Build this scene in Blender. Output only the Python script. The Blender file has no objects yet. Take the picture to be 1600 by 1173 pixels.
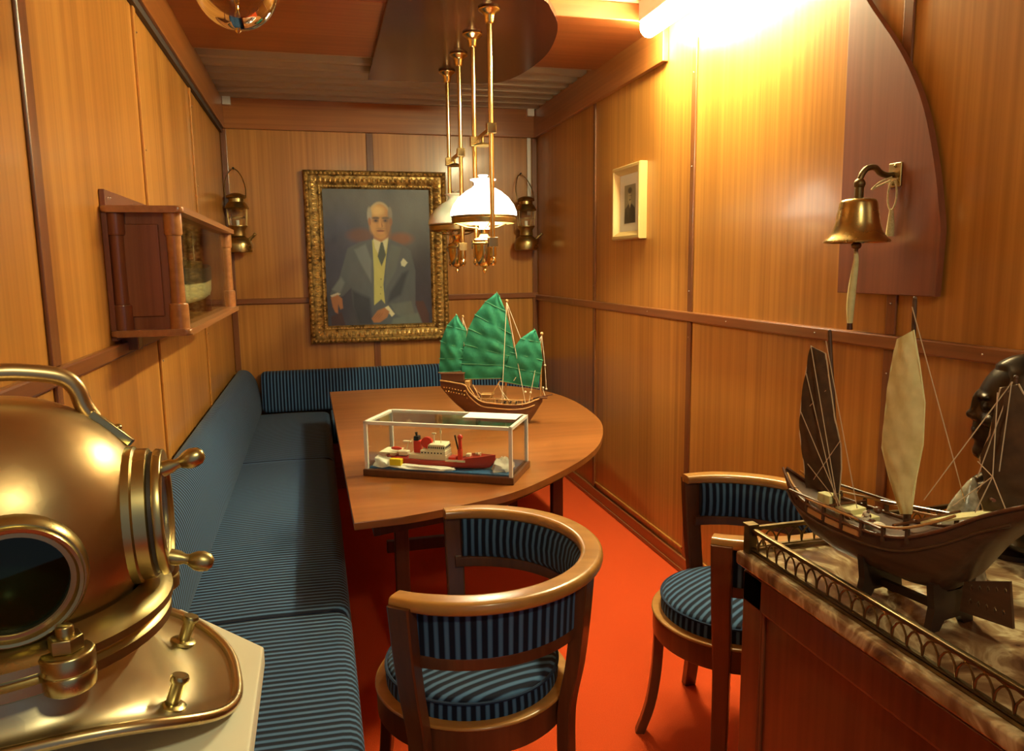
import bpy, bmesh, math, random
from mathutils import Vector, Matrix
import numpy as np
random.seed(7)
PI = math.pi
R = math.radians
S = bpy.context.scene
COL = S.collection

# ------------------------------------------------------------------ camera, world, exposure
cam_d = bpy.data.cameras.new('camera'); cam = bpy.data.objects.new('camera', cam_d); COL.objects.link(cam)
cam_d.sensor_fit = 'HORIZONTAL'; cam_d.sensor_width = 36.0; cam_d.lens = 36.0 * 1165.6 / 1600.0
cam_d.clip_start = 0.05
YAW, PITCH, ROLL = 0.25423, 0.14552, -0.01281
_f = Vector((math.sin(YAW) * math.cos(PITCH), math.cos(YAW) * math.cos(PITCH), -math.sin(PITCH)))
_r = Vector((math.cos(YAW), -math.sin(YAW), 0)); _u = _r.cross(_f)
_r2 = math.cos(ROLL) * _r + math.sin(ROLL) * _u; _u2 = -math.sin(ROLL) * _r + math.cos(ROLL) * _u
cam.matrix_world = Matrix(((_r2.x, _u2.x, -_f.x, 0), (_r2.y, _u2.y, -_f.y, 0), (_r2.z, _u2.z, -_f.z, 1.55), (0, 0, 0, 1)))
S.camera = cam
S.view_settings.view_transform = 'Standard'; S.view_settings.look = 'None'
S.view_settings.gamma = 1.0; S.view_settings.exposure = 0.95; S.view_settings.use_curve_mapping = False
S.cycles.use_denoising = True
S.cycles.max_bounces = 10; S.cycles.diffuse_bounces = 5; S.cycles.glossy_bounces = 5; S.cycles.transparent_max_bounces = 16
S.cycles.sample_clamp_indirect = 6.0
W = bpy.data.worlds.new('world'); S.world = W; W.use_nodes = True
W.node_tree.nodes['Background'].inputs[0].default_value = (0.72, 0.80, 1.0, 1)      # the cool hall the cabin opens to
W.node_tree.nodes['Background'].inputs[1].default_value = 0.13

WARM = (1.0, 0.90, 0.53)
def lamp(name, kind, loc, power, color=WARM, size=0.05, target=None, angle=None, blend=0.3):
    d = bpy.data.lights.new(name, kind); o = bpy.data.objects.new(name, d); COL.objects.link(o)
    o.location = loc; d.energy = power; d.color = color
    if kind in ('POINT', 'SPOT'): d.shadow_soft_size = size
    if kind == 'SPOT': d.spot_size = angle; d.spot_blend = blend
    if target is not None: o.rotation_euler = (Vector(target) - Vector(loc)).to_track_quat('-Z', 'Y').to_euler()
    return o
lamp('fore_fill', 'SPOT', (0.55, -0.55, 2.60), 34, WARM, 0.10, (0.0, 2.2, 0.5), R(150), 0.6)  # fill light added behind the camera
lamp('pendant_bulb', 'POINT', (0.81, 3.627, 1.80), 46, (1.0, 0.86, 0.60), 0.03)
TUBE_E, SHADE_E = 122.0, 6.0

# ------------------------------------------------------------------ materials
MATS = {}
def mat(name, color=(0.5, 0.5, 0.5), rough=0.5, metal=0.0, spec=0.5, coat=0.0, emit=None, estr=0.0):
    if name in MATS: return MATS[name]
    m = bpy.data.materials.new(name); m.use_nodes = True
    b = m.node_tree.nodes['Principled BSDF']
    b.inputs['Base Color'].default_value = (*color, 1); b.inputs['Roughness'].default_value = rough
    b.inputs['Metallic'].default_value = metal; b.inputs['Specular IOR Level'].default_value = spec
    b.inputs['Coat Weight'].default_value = coat; b.inputs['Coat Roughness'].default_value = 0.12
    if emit: b.inputs['Emission Color'].default_value = (*emit, 1); b.inputs['Emission Strength'].default_value = estr
    MATS[name] = m
    return m
def nd(m, t, **kw):
    n = m.node_tree.nodes.new(t)
    for k, v in kw.items(): setattr(n, k, v)
    return n
def lk(m, a, b): m.node_tree.links.new(a, b)
def ramp(m, fac, stops):
    r = nd(m, 'ShaderNodeValToRGB'); e = r.color_ramp.elements
    while len(e) > 1: e.remove(e[0])
    e[0].position = stops[0][0]; e[0].color = (*stops[0][1], 1)
    for p, c in stops[1:]:
        x = e.new(p); x.color = (*c, 1)
    lk(m, fac, r.inputs[0]); return r
def wood(name, dark, mid, light, grain='z', rough=0.3, coat=0.3, fine=55.0, stretch=0.02, broad=5.0, spec=0.5):
    m = mat(name, mid, rough, 0, spec, coat)
    b = m.node_tree.nodes['Principled BSDF']
    tc = nd(m, 'ShaderNodeTexCoord'); mp = nd(m, 'ShaderNodeMapping')
    sc = [1, 1, 1]; sc['xyz'.index(grain)] = stretch; mp.inputs['Scale'].default_value = sc
    lk(m, tc.outputs['Object'], mp.inputs[0])
    n1 = nd(m, 'ShaderNodeTexNoise'); n1.inputs['Scale'].default_value = fine; n1.inputs['Detail'].default_value = 4
    n2 = nd(m, 'ShaderNodeTexNoise'); n2.inputs['Scale'].default_value = broad; n2.inputs['Detail'].default_value = 3
    lk(m, mp.outputs[0], n1.inputs[0]); lk(m, mp.outputs[0], n2.inputs[0])
    mx = nd(m, 'ShaderNodeMath', operation='MULTIPLY_ADD'); mx.inputs[1].default_value = 0.55
    sc2 = nd(m, 'ShaderNodeMath', operation='MULTIPLY'); sc2.inputs[1].default_value = 0.45
    lk(m, n2.outputs[0], sc2.inputs[0]); lk(m, n1.outputs[0], mx.inputs[0]); lk(m, sc2.outputs[0], mx.inputs[2])
    r = ramp(m, mx.outputs[0], [(0.32, dark), (0.5, mid), (0.68, light)])
    lk(m, r.outputs[0], b.inputs['Base Color'])
    bp = nd(m, 'ShaderNodeBump'); bp.inputs['Strength'].default_value = 0.03; bp.inputs['Distance'].default_value = 0.002
    lk(m, n1.outputs[0], bp.inputs['Height']); lk(m, bp.outputs[0], b.inputs['Normal'])
    return m
def metal(name, c1, c2, rough=0.25, scale=9.0, bump=0.0):
    m = mat(name, c1, rough, 1.0)
    b = m.node_tree.nodes['Principled BSDF']
    tc = nd(m, 'ShaderNodeTexCoord')
    n = nd(m, 'ShaderNodeTexNoise'); n.inputs['Scale'].default_value = scale; n.inputs['Detail'].default_value = 5
    lk(m, tc.outputs['Object'], n.inputs[0])
    r = ramp(m, n.outputs[0], [(0.35, c2), (0.62, c1)]); lk(m, r.outputs[0], b.inputs['Base Color'])
    r2 = ramp(m, n.outputs[0], [(0.3, (rough * 1.5,) * 3), (0.7, (rough * 0.85,) * 3)]); lk(m, r2.outputs[0], b.inputs['Roughness'])
    if bump:
        v = nd(m, 'ShaderNodeTexVoronoi'); v.inputs['Scale'].default_value = 45
        lk(m, tc.outputs['Object'], v.inputs[0])
        bp = nd(m, 'ShaderNodeBump'); bp.inputs['Strength'].default_value = bump; bp.inputs['Distance'].default_value = 0.004
        lk(m, v.outputs[0], bp.inputs['Height']); lk(m, bp.outputs[0], b.inputs['Normal'])
    return m
def glass(name, tint=(1, 1, 1), refl=0.08, rough=0.02):
    m = bpy.data.materials.new(name); m.use_nodes = True; t = m.node_tree; t.nodes.clear()
    o = nd(m, 'ShaderNodeOutputMaterial'); a = nd(m, 'ShaderNodeBsdfTransparent'); a.inputs[0].default_value = (*tint, 1)
    g = nd(m, 'ShaderNodeBsdfGlossy'); g.inputs['Roughness'].default_value = rough
    f = nd(m, 'ShaderNodeFresnel'); f.inputs[0].default_value = 1.45
    ad = nd(m, 'ShaderNodeMath', operation='MULTIPLY'); ad.inputs[1].default_value = refl / 0.04
    ad.use_clamp = True
    mx = nd(m, 'ShaderNodeMixShader')
    lk(m, f.outputs[0], ad.inputs[0]); lk(m, ad.outputs[0], mx.inputs[0]); lk(m, a.outputs[0], mx.inputs[1]); lk(m, g.outputs[0], mx.inputs[2]); lk(m, mx.outputs[0], o.inputs[0])
    return m
def fabric():
    m = mat('striped_fabric', (0.05, 0.07, 0.1), 0.85, 0, 0.2)
    b = m.node_tree.nodes['Principled BSDF']
    uv = nd(m, 'ShaderNodeUVMap', uv_map='stripe'); sx = nd(m, 'ShaderNodeSeparateXYZ'); lk(m, uv.outputs[0], sx.inputs[0])
    mu = nd(m, 'ShaderNodeMath', operation='MULTIPLY'); mu.inputs[1].default_value = 2 * PI / 0.0235
    si = nd(m, 'ShaderNodeMath', operation='SINE'); lk(m, sx.outputs[0], mu.inputs[0]); lk(m, mu.outputs[0], si.inputs[0])
    ma = nd(m, 'ShaderNodeMath', operation='MULTIPLY_ADD'); ma.inputs[1].default_value = 0.5; ma.inputs[2].default_value = 0.5
    lk(m, si.outputs[0], ma.inputs[0])
    r = ramp(m, ma.outputs[0], [(0.28, (0.003, 0.006, 0.020)), (0.48, (0.008, 0.020, 0.055)), (0.70, (0.040, 0.105, 0.215)), (0.94, (0.066, 0.150, 0.285))])
    lk(m, r.outputs[0], b.inputs['Base Color'])
    b.inputs['Sheen Weight'].default_value = 0.08; b.inputs['Sheen Roughness'].default_value = 0.5
    tc = nd(m, 'ShaderNodeTexCoord'); n = nd(m, 'ShaderNodeTexNoise'); n.inputs['Scale'].default_value = 600
    lk(m, tc.outputs['Object'], n.inputs[0])
    ad = nd(m, 'ShaderNodeMath', operation='MULTIPLY_ADD'); ad.inputs[1].default_value = 0.35
    lk(m, n.outputs[0], ad.inputs[0]); lk(m, ma.outputs[0], ad.inputs[2])
    bp = nd(m, 'ShaderNodeBump'); bp.inputs['Strength'].default_value = 0.25; bp.inputs['Distance'].default_value = 0.002
    lk(m, ad.outputs[0], bp.inputs['Height']); lk(m, bp.outputs[0], b.inputs['Normal'])
    return m
def noisy(name, stops, scale=40, rough=0.9, detail=4, bump=0.0, bdist=0.003, coords='Object', spec=0.5, distort=0.0):
    m = mat(name, stops[0][1], rough, 0, spec)
    b = m.node_tree.nodes['Principled BSDF']; tc = nd(m, 'ShaderNodeTexCoord'); n = nd(m, 'ShaderNodeTexNoise')
    n.inputs['Scale'].default_value = scale; n.inputs['Detail'].default_value = detail; n.inputs['Distortion'].default_value = distort
    lk(m, tc.outputs[coords], n.inputs[0]); r = ramp(m, n.outputs[0], stops); lk(m, r.outputs[0], b.inputs['Base Color'])
    if bump:
        bp = nd(m, 'ShaderNodeBump'); bp.inputs['Strength'].default_value = bump; bp.inputs['Distance'].default_value = bdist
        lk(m, n.outputs[0], bp.inputs['Height']); lk(m, bp.outputs[0], b.inputs['Normal'])
    return m
def vcol(name, rough=0.45, bump=0.15):
    m = mat(name, (0.5, 0.5, 0.5), rough)
    b = m.node_tree.nodes['Principled BSDF']; a = nd(m, 'ShaderNodeVertexColor', layer_name='paint')
    lk(m, a.outputs[0], b.inputs['Base Color'])
    if bump:
        tc = nd(m, 'ShaderNodeTexCoord'); n = nd(m, 'ShaderNodeTexNoise'); n.inputs['Scale'].default_value = 90
        lk(m, tc.outputs['Object'], n.inputs[0])
        bp = nd(m, 'ShaderNodeBump'); bp.inputs['Strength'].default_value = bump; bp.inputs['Distance'].default_value = 0.002
        lk(m, n.outputs[0], bp.inputs['Height']); lk(m, bp.outputs[0], b.inputs['Normal'])
    return m

M = {}
M['panel'] = wood('sapele_panel', (0.31, 0.118, 0.021), (0.43, 0.182, 0.034), (0.56, 0.255, 0.052), 'z', 0.32, 0.22, 42, 0.012, 6)
M['strip'] = wood('mahogany_strip', (0.13, 0.042, 0.014), (0.18, 0.062, 0.02), (0.24, 0.085, 0.028), 'z', 0.32, 0.2)
M['rail'] = wood('mahogany_rail', (0.16, 0.052, 0.016), (0.22, 0.075, 0.024), (0.28, 0.10, 0.032), 'y', 0.3, 0.3)
M['railx'] = wood('mahogany_rail_across', (0.16, 0.052, 0.016), (0.22, 0.075, 0.024), (0.28, 0.10, 0.032), 'x', 0.3, 0.3)
M['cornice'] = wood('cornice_wood', (0.24, 0.08, 0.018), (0.32, 0.11, 0.024), (0.40, 0.145, 0.034), 'y', 0.3, 0.3)
M['cornicex'] = wood('cornice_wood_across', (0.24, 0.08, 0.018), (0.32, 0.11, 0.024), (0.40, 0.145, 0.034), 'x', 0.3, 0.3)
M['beam'] = wood('mahogany_ceiling', (0.21, 0.055, 0.014), (0.28, 0.076, 0.018), (0.35, 0.10, 0.025), 'x', 0.35, 0.2)
M['darkboard'] = wood('dark_polished_board', (0.045, 0.012, 0.007), (0.06, 0.016, 0.009), (0.08, 0.022, 0.012), 'y', 0.2, 0.2)
M['plaque'] = wood('plaque_mahogany', (0.17, 0.05, 0.022), (0.215, 0.063, 0.028), (0.26, 0.08, 0.035), 'z', 0.48, 0.0)
M['pale'] = wood('pale_lacquered_ceiling', (0.52, 0.34, 0.16), (0.62, 0.42, 0.21), (0.70, 0.50, 0.27), 'x', 0.4, 0.2)
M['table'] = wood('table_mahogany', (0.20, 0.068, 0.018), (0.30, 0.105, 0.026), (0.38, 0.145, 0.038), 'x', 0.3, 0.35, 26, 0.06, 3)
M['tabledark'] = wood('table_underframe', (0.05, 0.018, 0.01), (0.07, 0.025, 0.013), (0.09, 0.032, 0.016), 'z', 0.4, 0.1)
M['chairlit'] = wood('chair_wood_lit', (0.32, 0.14, 0.03), (0.42, 0.20, 0.048), (0.52, 0.27, 0.075), 'x', 0.3, 0.35, 30, 0.2)  # chair wood on upward faces, light from above put into the tone
M['chair'] = wood('brown_wood_and_chair_shade', (0.075, 0.026, 0.010), (0.105, 0.037, 0.014), (0.14, 0.05, 0.019), 'z', 0.33, 0.25)  # brown wood; on the chairs the dark tone stands for unlit sides
M['case'] = wood('cabinet_mahogany', (0.15, 0.046, 0.022), (0.21, 0.066, 0.03), (0.27, 0.088, 0.038), 'z', 0.25, 0.4)
M['caselight'] = wood('cabinet_shelf_wood', (0.26, 0.10, 0.03), (0.34, 0.135, 0.045), (0.42, 0.18, 0.06), 'y', 0.28, 0.35)
M['side'] = wood('sideboard_mahogany', (0.13, 0.036, 0.014), (0.18, 0.052, 0.019), (0.23, 0.07, 0.026), 'z', 0.3, 0.3)
M['fabric'] = fabric()
M['carpet'] = noisy('red_carpet', [(0.3, (0.60, 0.066, 0.013)), (0.7, (0.73, 0.092, 0.020))], 350, 0.95, 3, 0.5, 0.004, spec=0.15)
M['deck'] = noisy('corrugated_deck_paint', [(0.35, (0.40, 0.30, 0.18)), (0.65, (0.44, 0.34, 0.21))], 3, 0.4, 2)
M['brass'] = metal('polished_brass', (0.80, 0.60, 0.26), (0.66, 0.46, 0.17), 0.16)
M['oldbrass'] = metal('aged_brass', (0.50, 0.38, 0.16), (0.30, 0.21, 0.08), 0.28)
M['bellbrass'] = metal('bell_brass', (0.55, 0.42, 0.18), (0.38, 0.26, 0.10), 0.24)
M['copper'] = metal('helmet_copper', (0.53, 0.41, 0.22), (0.48, 0.31, 0.14), 0.30, 6.0, 0.06)
M['hbrass'] = metal('helmet_brass', (0.52, 0.44, 0.21), (0.40, 0.32, 0.14), 0.27, 8.0)
M['corse'] = metal('corselet_copper', (0.52, 0.45, 0.29), (0.46, 0.38, 0.21), 0.40, 7.0, 0.06)
M['bronze'] = metal('dark_bronze', (0.075, 0.058, 0.042), (0.035, 0.026, 0.02), 0.3, 12)
M['gallery'] = metal('gallery_bronze', (0.23, 0.16, 0.075), (0.12, 0.08, 0.035), 0.36, 14)
M['chrome'] = metal('steel_screw', (0.8, 0.78, 0.74), (0.6, 0.58, 0.54), 0.2)
M['gold'] = metal('gilded_plaster', (0.95, 0.72, 0.28), (0.50, 0.32, 0.09), 0.25, 45)
M['goldshade'] = metal('gilded_plaster_recess_shade', (0.50, 0.32, 0.10), (0.12, 0.065, 0.018), 0.4, 30)  # darker gilt, shade between the beads put into the colour
M['goldwood'] = mat('pale_gilt_wood', (0.62, 0.43, 0.16), 0.35, 0.4)
M['black'] = mat('black_paint', (0.012, 0.011, 0.012), 0.5)
M['blackwood'] = wood('dark_teak', (0.022, 0.010, 0.006), (0.032, 0.014, 0.008), (0.045, 0.02, 0.011), 'y', 0.5, 0.0)
M['white'] = noisy('white_painted_wood', [(0.3, (0.82, 0.80, 0.62)), (0.6, (0.88, 0.86, 0.68))], 5, 0.45, 3)
M['whitemetal'] = mat('white_lacquer_frame', (0.76, 0.74, 0.66), 0.35)
M['paper'] = mat('white_card', (0.85, 0.83, 0.76), 0.7)
M['milk'] = mat('lit_opal_glass', (0.9, 0.88, 0.82), 0.15, 0, 0.5, 0, (1.0, 0.90, 0.72), SHADE_E)
M['opal'] = mat('unlit_opal_glass', (0.86, 0.82, 0.70), 0.12, 0, 0.5)
M['opal'].node_tree.nodes['Principled BSDF'].inputs['Subsurface Weight'].default_value = 0.3
M['glow'] = mat('glowing_chimney', (1, 0.9, 0.7), 0.3, 0, 0.5, 0, (1.0, 0.78, 0.42), 9.0)
M['tube'] = mat('lit_tube', (1, 1, 1), 0.4, 0, 0.5, 0, (1.0, 0.93, 0.52), TUBE_E)
M['glass'] = glass('clear_glass', (0.97, 0.98, 0.96), 0.02)
M['caseglass'] = glass('cabinet_glass', (0.95, 0.96, 0.9), 0.018)
M['globe'] = glass('smoky_globe_glass', (0.88, 0.84, 0.74), 0.045)
M['hglass'] = glass('helmet_glass', (0.55, 0.62, 0.5), 0.03)
M['rope'] = noisy('hemp_rope', [(0.3, (0.42, 0.31, 0.14)), (0.7, (0.62, 0.48, 0.25))], 200, 0.9)
M['thread'] = mat('rigging_thread', (0.55, 0.42, 0.27), 0.8)
M['twine'] = mat('white_rigging_twine', (0.78, 0.70, 0.52), 0.8)
M['green'] = noisy('green_sailcloth', [(0.3, (0.012, 0.20, 0.115)), (0.7, (0.02, 0.27, 0.155))], 30, 0.75, 4, 0.3, 0.003)
M['greenbatten'] = mat('pale_green_batten', (0.07, 0.30, 0.17), 0.7)
M['cream'] = noisy('cream_sailcloth', [(0.3, (0.66, 0.63, 0.30)), (0.7, (0.80, 0.77, 0.42))], 40, 0.9, 4, 0.3, 0.002)
M['brownsail'] = noisy('brown_sailcloth', [(0.3, (0.062, 0.036, 0.018)), (0.7, (0.095, 0.055, 0.027))], 40, 0.9, 4, 0.3, 0.002)
M['junk'] = wood('model_junk_wood', (0.085, 0.028, 0.011), (0.125, 0.043, 0.016), (0.17, 0.062, 0.023), 'x', 0.4, 0.2, 60, 0.05)
M['junklight'] = wood('model_light_wood', (0.42, 0.22, 0.07), (0.52, 0.29, 0.10), (0.62, 0.37, 0.14), 'x', 0.45, 0.1, 60, 0.05)
M['teak'] = wood('model_teak_hull', (0.055, 0.023, 0.010), (0.082, 0.037, 0.017), (0.115, 0.054, 0.025), 'x', 0.45, 0.1, 70, 0.04)
M['redhull'] = mat('red_ship_paint', (0.42, 0.024, 0.016), 0.4)
M['redbright'] = mat('bright_red_paint', (0.62, 0.04, 0.02), 0.4)
M['shipwhite'] = mat('cream_ship_paint', (0.78, 0.72, 0.52), 0.45)
M['seablue'] = noisy('blue_model_sea', [(0.3, (0.02, 0.09, 0.24)), (0.7, (0.04, 0.16, 0.36))], 60, 0.25, 4, 0.4, 0.003)
M['ice'] = noisy('white_plaster_ice', [(0.3, (0.82, 0.82, 0.76)), (0.7, (0.9, 0.9, 0.84))], 60, 0.8, 3, 0.4, 0.003)
M['yellow'] = mat('yellow_paint', (0.85, 0.62, 0.02), 0.5)
M['grayhull'] = mat('dark_grey_hull_paint', (0.035, 0.034, 0.03), 0.3)
M['creamhull'] = mat('cream_hull_paint', (0.62, 0.58, 0.36), 0.35)
M['scroll'] = noisy('grey_white_carved_stone', [(0.35, (0.36, 0.33, 0.27)), (0.6, (0.58, 0.54, 0.44))], 25, 0.6)
M['shadowwood'] = mat('dark_wood_and_gap_shade', (0.05, 0.035, 0.028), 0.7)  # dark wood; under the cornice it stands for gap shade
M['paint'] = vcol('oil_paint', 0.4, 0.25)
M['photo'] = vcol('photographic_print', 0.3, 0.0)
M['rubber'] = mat('black_gasket', (0.03, 0.022, 0.015), 0.5)
def marble():
    m = mat('veined_brown_marble', (0.4, 0.3, 0.2), 0.18, 0, 0.5, 0.2)
    b = m.node_tree.nodes['Principled BSDF']; tc = nd(m, 'ShaderNodeTexCoord')
    n = nd(m, 'ShaderNodeTexNoise'); n.inputs['Scale'].default_value = 7; n.inputs['Detail'].default_value = 8; n.inputs['Distortion'].default_value = 2.2
    lk(m, tc.outputs['Object'], n.inputs[0])
    r = ramp(m, n.outputs[0], [(0.28, (0.08, 0.032, 0.016)), (0.42, (0.22, 0.12, 0.058)), (0.52, (0.36, 0.24, 0.12)), (0.58, (0.62, 0.50, 0.29)), (0.7, (0.28, 0.16, 0.08))])
    lk(m, r.outputs[0], b.inputs['Base Color']); return m
M['marble'] = marble()

for k_, v_ in (('gold', 0.65), ('goldshade', 0.6)): M[k_].node_tree.nodes['Principled BSDF'].inputs['Metallic'].default_value = v_
# ------------------------------------------------------------------ mesh helpers
class MB:
    def __init__(s): s.bm = bmesh.new()
    def _new(s, verts, mtx):
        if mtx is not None: bmesh.ops.transform(s.bm, matrix=mtx, verts=verts)
        return verts
    def box(s, lo, hi, bev=0.0, mtx=None, seg=2):
        r = bmesh.ops.create_cube(s.bm, size=1.0); vs = r['verts']
        lo, hi = Vector(lo), Vector(hi); c = (lo + hi) / 2; d = hi - lo
        for v in vs: v.co = Vector((v.co.x * d.x, v.co.y * d.y, v.co.z * d.z)) + c
        if bev:
            es = list({e for v in vs for e in v.link_edges})
            g = bmesh.ops.bevel(s.bm, geom=es, offset=min(bev, 0.49 * min(abs(x) for x in d)), segments=seg, profile=0.5, affect='EDGES')
            vs = [v for v in g['verts']]
        s._new(vs, mtx); return s
    def cyl(s, a, b, r0, r1=None, n=16, cap=True):
        r1 = r0 if r1 is None else r1
        return s.tube([a, b], [r0, r1], n, cap)
    def tube(s, pts, rad, n=10, cap=True, closed=False, flat=1.0, up=None):
        pts = [Vector(p) for p in pts]; N = len(pts)
        rads = list(rad) if isinstance(rad, (list, tuple)) else [rad] * N
        rings = []; nor = None
        for i, p in enumerate(pts):
            if closed: t = pts[(i + 1) % N] - pts[i - 1]
            else: t = pts[min(i + 1, N - 1)] - pts[max(i - 1, 0)]
            t.normalize()
            if up is not None: nor = Vector(up) - t * t.dot(Vector(up))
            elif nor is None:
                a = Vector((0, 0, 1)) if abs(t.z) < 0.9 else Vector((1, 0, 0)); nor = a - t * a.dot(t)
            else: nor = nor - t * nor.dot(t)
            if nor.length < 1e-6: nor = t.orthogonal()
            nor.normalize(); bi = t.cross(nor)
            rings.append([s.bm.verts.new(p + (nor * math.cos(2 * PI * k / n) * flat + bi * math.sin(2 * PI * k / n)) * rads[i]) for k in range(n)])
        for i in range(N if closed else N - 1):
            A, B = rings[i], rings[(i + 1) % N]
            for k in range(n): s.bm.faces.new((A[k], A[(k + 1) % n], B[(k + 1) % n], B[k]))
        if cap and not closed:
            s.bm.faces.new(rings[0][::-1]); s.bm.faces.new(rings[-1])
        return s
    def sweep(s, pts, prof, up=(0, 0, 1), closed=False, scale=None):
        """prof: (side, up) pairs, closed loop; side is to the right of travel."""
        pts = [Vector(p) for p in pts]; N = len(pts); rings = []; U = Vector(up)
        for i, p in enumerate(pts):
            if closed: t = pts[(i + 1) % N] - pts[i - 1]
            else: t = pts[min(i + 1, N - 1)] - pts[max(i - 1, 0)]
            t.normalize(); sd = t.cross(U)
            sd.normalize(); u2 = sd.cross(t); k = scale[i] if scale else 1.0
            rings.append([s.bm.verts.new(p + sd * a * k + u2 * b * k) for a, b in prof])
        n = len(prof)
        for i in range(N if closed else N - 1):
            A, B = rings[i], rings[(i + 1) % N]
            for k in range(n): s.bm.faces.new((A[k], B[k], B[(k + 1) % n], A[(k + 1) % n]))
        if not closed:
            s.bm.faces.new(rings[0]); s.bm.faces.new(rings[-1][::-1])
        return s
    def lathe(s, prof, n=32, mtx=None, close=False):
        rings = []; vs = []
        for r, z in prof:
            if r < 1e-6: v = s.bm.verts.new((0, 0, z)); rings.append([v]); vs.append(v)
            else:
                g = [s.bm.verts.new((r * math.cos(2 * PI * k / n), r * math.sin(2 * PI * k / n), z)) for k in range(n)]
                rings.append(g); vs += g
        pr = list(zip(rings, rings[1:])) + ([(rings[-1], rings[0])] if close else [])
        for A, B in pr:
            for k in range(n):
                k2 = (k + 1) % n
                if len(A) == 1 and len(B) == 1: continue
                if len(A) == 1: s.bm.faces.new((A[0], B[k2], B[k]))
                elif len(B) == 1: s.bm.faces.new((A[k], A[k2], B[0]))
                else: s.bm.faces.new((A[k], A[k2], B[k2], B[k]))
        s._new(vs, mtx); return s
    def prism(s, outline, z0, z1, mtx=None, bev=0.0):
        a = [s.bm.verts.new((x, y, z0)) for x, y in outline]; b = [s.bm.verts.new((x, y, z1)) for x, y in outline]
        n = len(a)
        f0 = s.bm.faces.new(a[::-1]); f1 = s.bm.faces.new(b)
        for k in range(n): s.bm.faces.new((a[k], a[(k + 1) % n], b[(k + 1) % n], b[k]))
        vs = a + b
        if bev:
            g = bmesh.ops.bevel(s.bm, geom=list(f0.edges) + list(f1.edges), offset=bev, segments=2, profile=0.5, affect='EDGES')
            vs = list({v for v in g['verts']} | {v for v in vs if v.is_valid})
        s._new(vs, mtx); return s
    def ball(s, c, r, n=12, sc=(1, 1, 1)):
        m = Matrix.Translation(c) @ Matrix.Diagonal((*[r * k for k in sc], 1))
        bmesh.ops.create_uvsphere(s.bm, u_segments=n, v_segments=max(6, n // 2 + 1), radius=1.0, matrix=m); return s
    def loft(s, rings, close=True, caps=True):
        R_ = [[s.bm.verts.new(p) for p in r] for r in rings]; n = len(R_[0])
        for A, B in zip(R_, R_[1:]):
            for k in range(n if close else n - 1):
                k2 = (k + 1) % n
                s.bm.faces.new((A[k], A[k2], B[k2], B[k]))
        if caps: s.bm.faces.new(R_[0][::-1]); s.bm.faces.new(R_[-1])
        return s
def build(name, mb, m, parent=None, smooth=True, loc=None, uv=None, ang=46):
    me = bpy.data.meshes.new(name)
    bmesh.ops.remove_doubles(mb.bm, verts=mb.bm.verts, dist=1e-6)
    bmesh.ops.recalc_face_normals(mb.bm, faces=mb.bm.faces)
    if uv:
        L = mb.bm.loops.layers.uv.new('stripe')
        for f in mb.bm.faces:
            c = f.calc_center_median(); n_ = f.normal
            for l in f.loops: l[L].uv = (uv(l.vert.co, c, n_), 0)
    mb.bm.to_mesh(me); mb.bm.free()
    if smooth:
        for p in me.polygons: p.use_smooth = True
        me.set_sharp_from_angle(angle=R(ang))
    me.materials.append(m)
    o = bpy.data.objects.new(name, me); COL.objects.link(o)
    if smooth:
        wn = o.modifiers.new('weighted_normals', 'WEIGHTED_NORMAL'); wn.keep_sharp = True
    if parent: o.parent = parent
    if loc: o.location = loc
    return o
def tag(o, label, cat, group=None, kind=None):
    o['label'] = label; o['category'] = cat
    if group: o['group'] = group
    if kind: o['kind'] = kind
    return o
def thing(name, label, cat, loc=(0, 0, 0), rz=0.0, group=None):
    o = bpy.data.objects.new(name, None); COL.objects.link(o); o.empty_display_size = 0.05
    o.location = loc; o.rotation_euler = (0, 0, rz); return tag(o, label, cat, group)
def struct(name, mb, m, smooth=False):
    o = build(name, mb, m, None, smooth); o['kind'] = 'structure'; return o
def dup(root, loc, rz, label=None, group=None):
    r = root.copy(); COL.objects.link(r); r.location = loc; r.rotation_euler = (0, 0, rz)
    if label: r['label'] = label
    if group: r['group'] = group
    for ch in list(root.children):
        c = ch.copy(); COL.objects.link(c); c.parent = r
        for g in list(ch.children):
            d = g.copy(); COL.objects.link(d); d.parent = c
    return r
def axis_m(origin, direction, roll_up=(0, 0, 1)):
    """matrix taking local +Z to direction, placed at origin"""
    z = Vector(direction).normalized(); u = Vector(roll_up); x = u.cross(z)
    if x.length < 1e-5: x = Vector((1, 0, 0))
    x.normalize(); y = z.cross(x)
    return Matrix(((x.x, y.x, z.x, origin[0]), (x.y, y.y, z.y, origin[1]), (x.z, y.z, z.z, origin[2]), (0, 0, 0, 1)))
def smoothpts(pts, n=8, closed=False):
    """Catmull-Rom through the points"""
    P = [Vector(p) for p in pts]; out = []; N = len(P)
    for i in range(N if closed else N - 1):
        p0 = P[(i - 1) % N] if closed or i > 0 else P[0]; p1 = P[i]; p2 = P[(i + 1) % N]
        p3 = P[(i + 2) % N] if closed or i + 2 < N else P[-1]
        for k in range(n):
            t = k / n
            out.append(0.5 * ((2 * p1) + (p2 - p0) * t + (2 * p0 - 5 * p1 + 4 * p2 - p3) * t * t + (3 * p1 - p0 - 3 * p2 + p3) * t ** 3))
    if not closed: out.append(P[-1])
    return out

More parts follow.
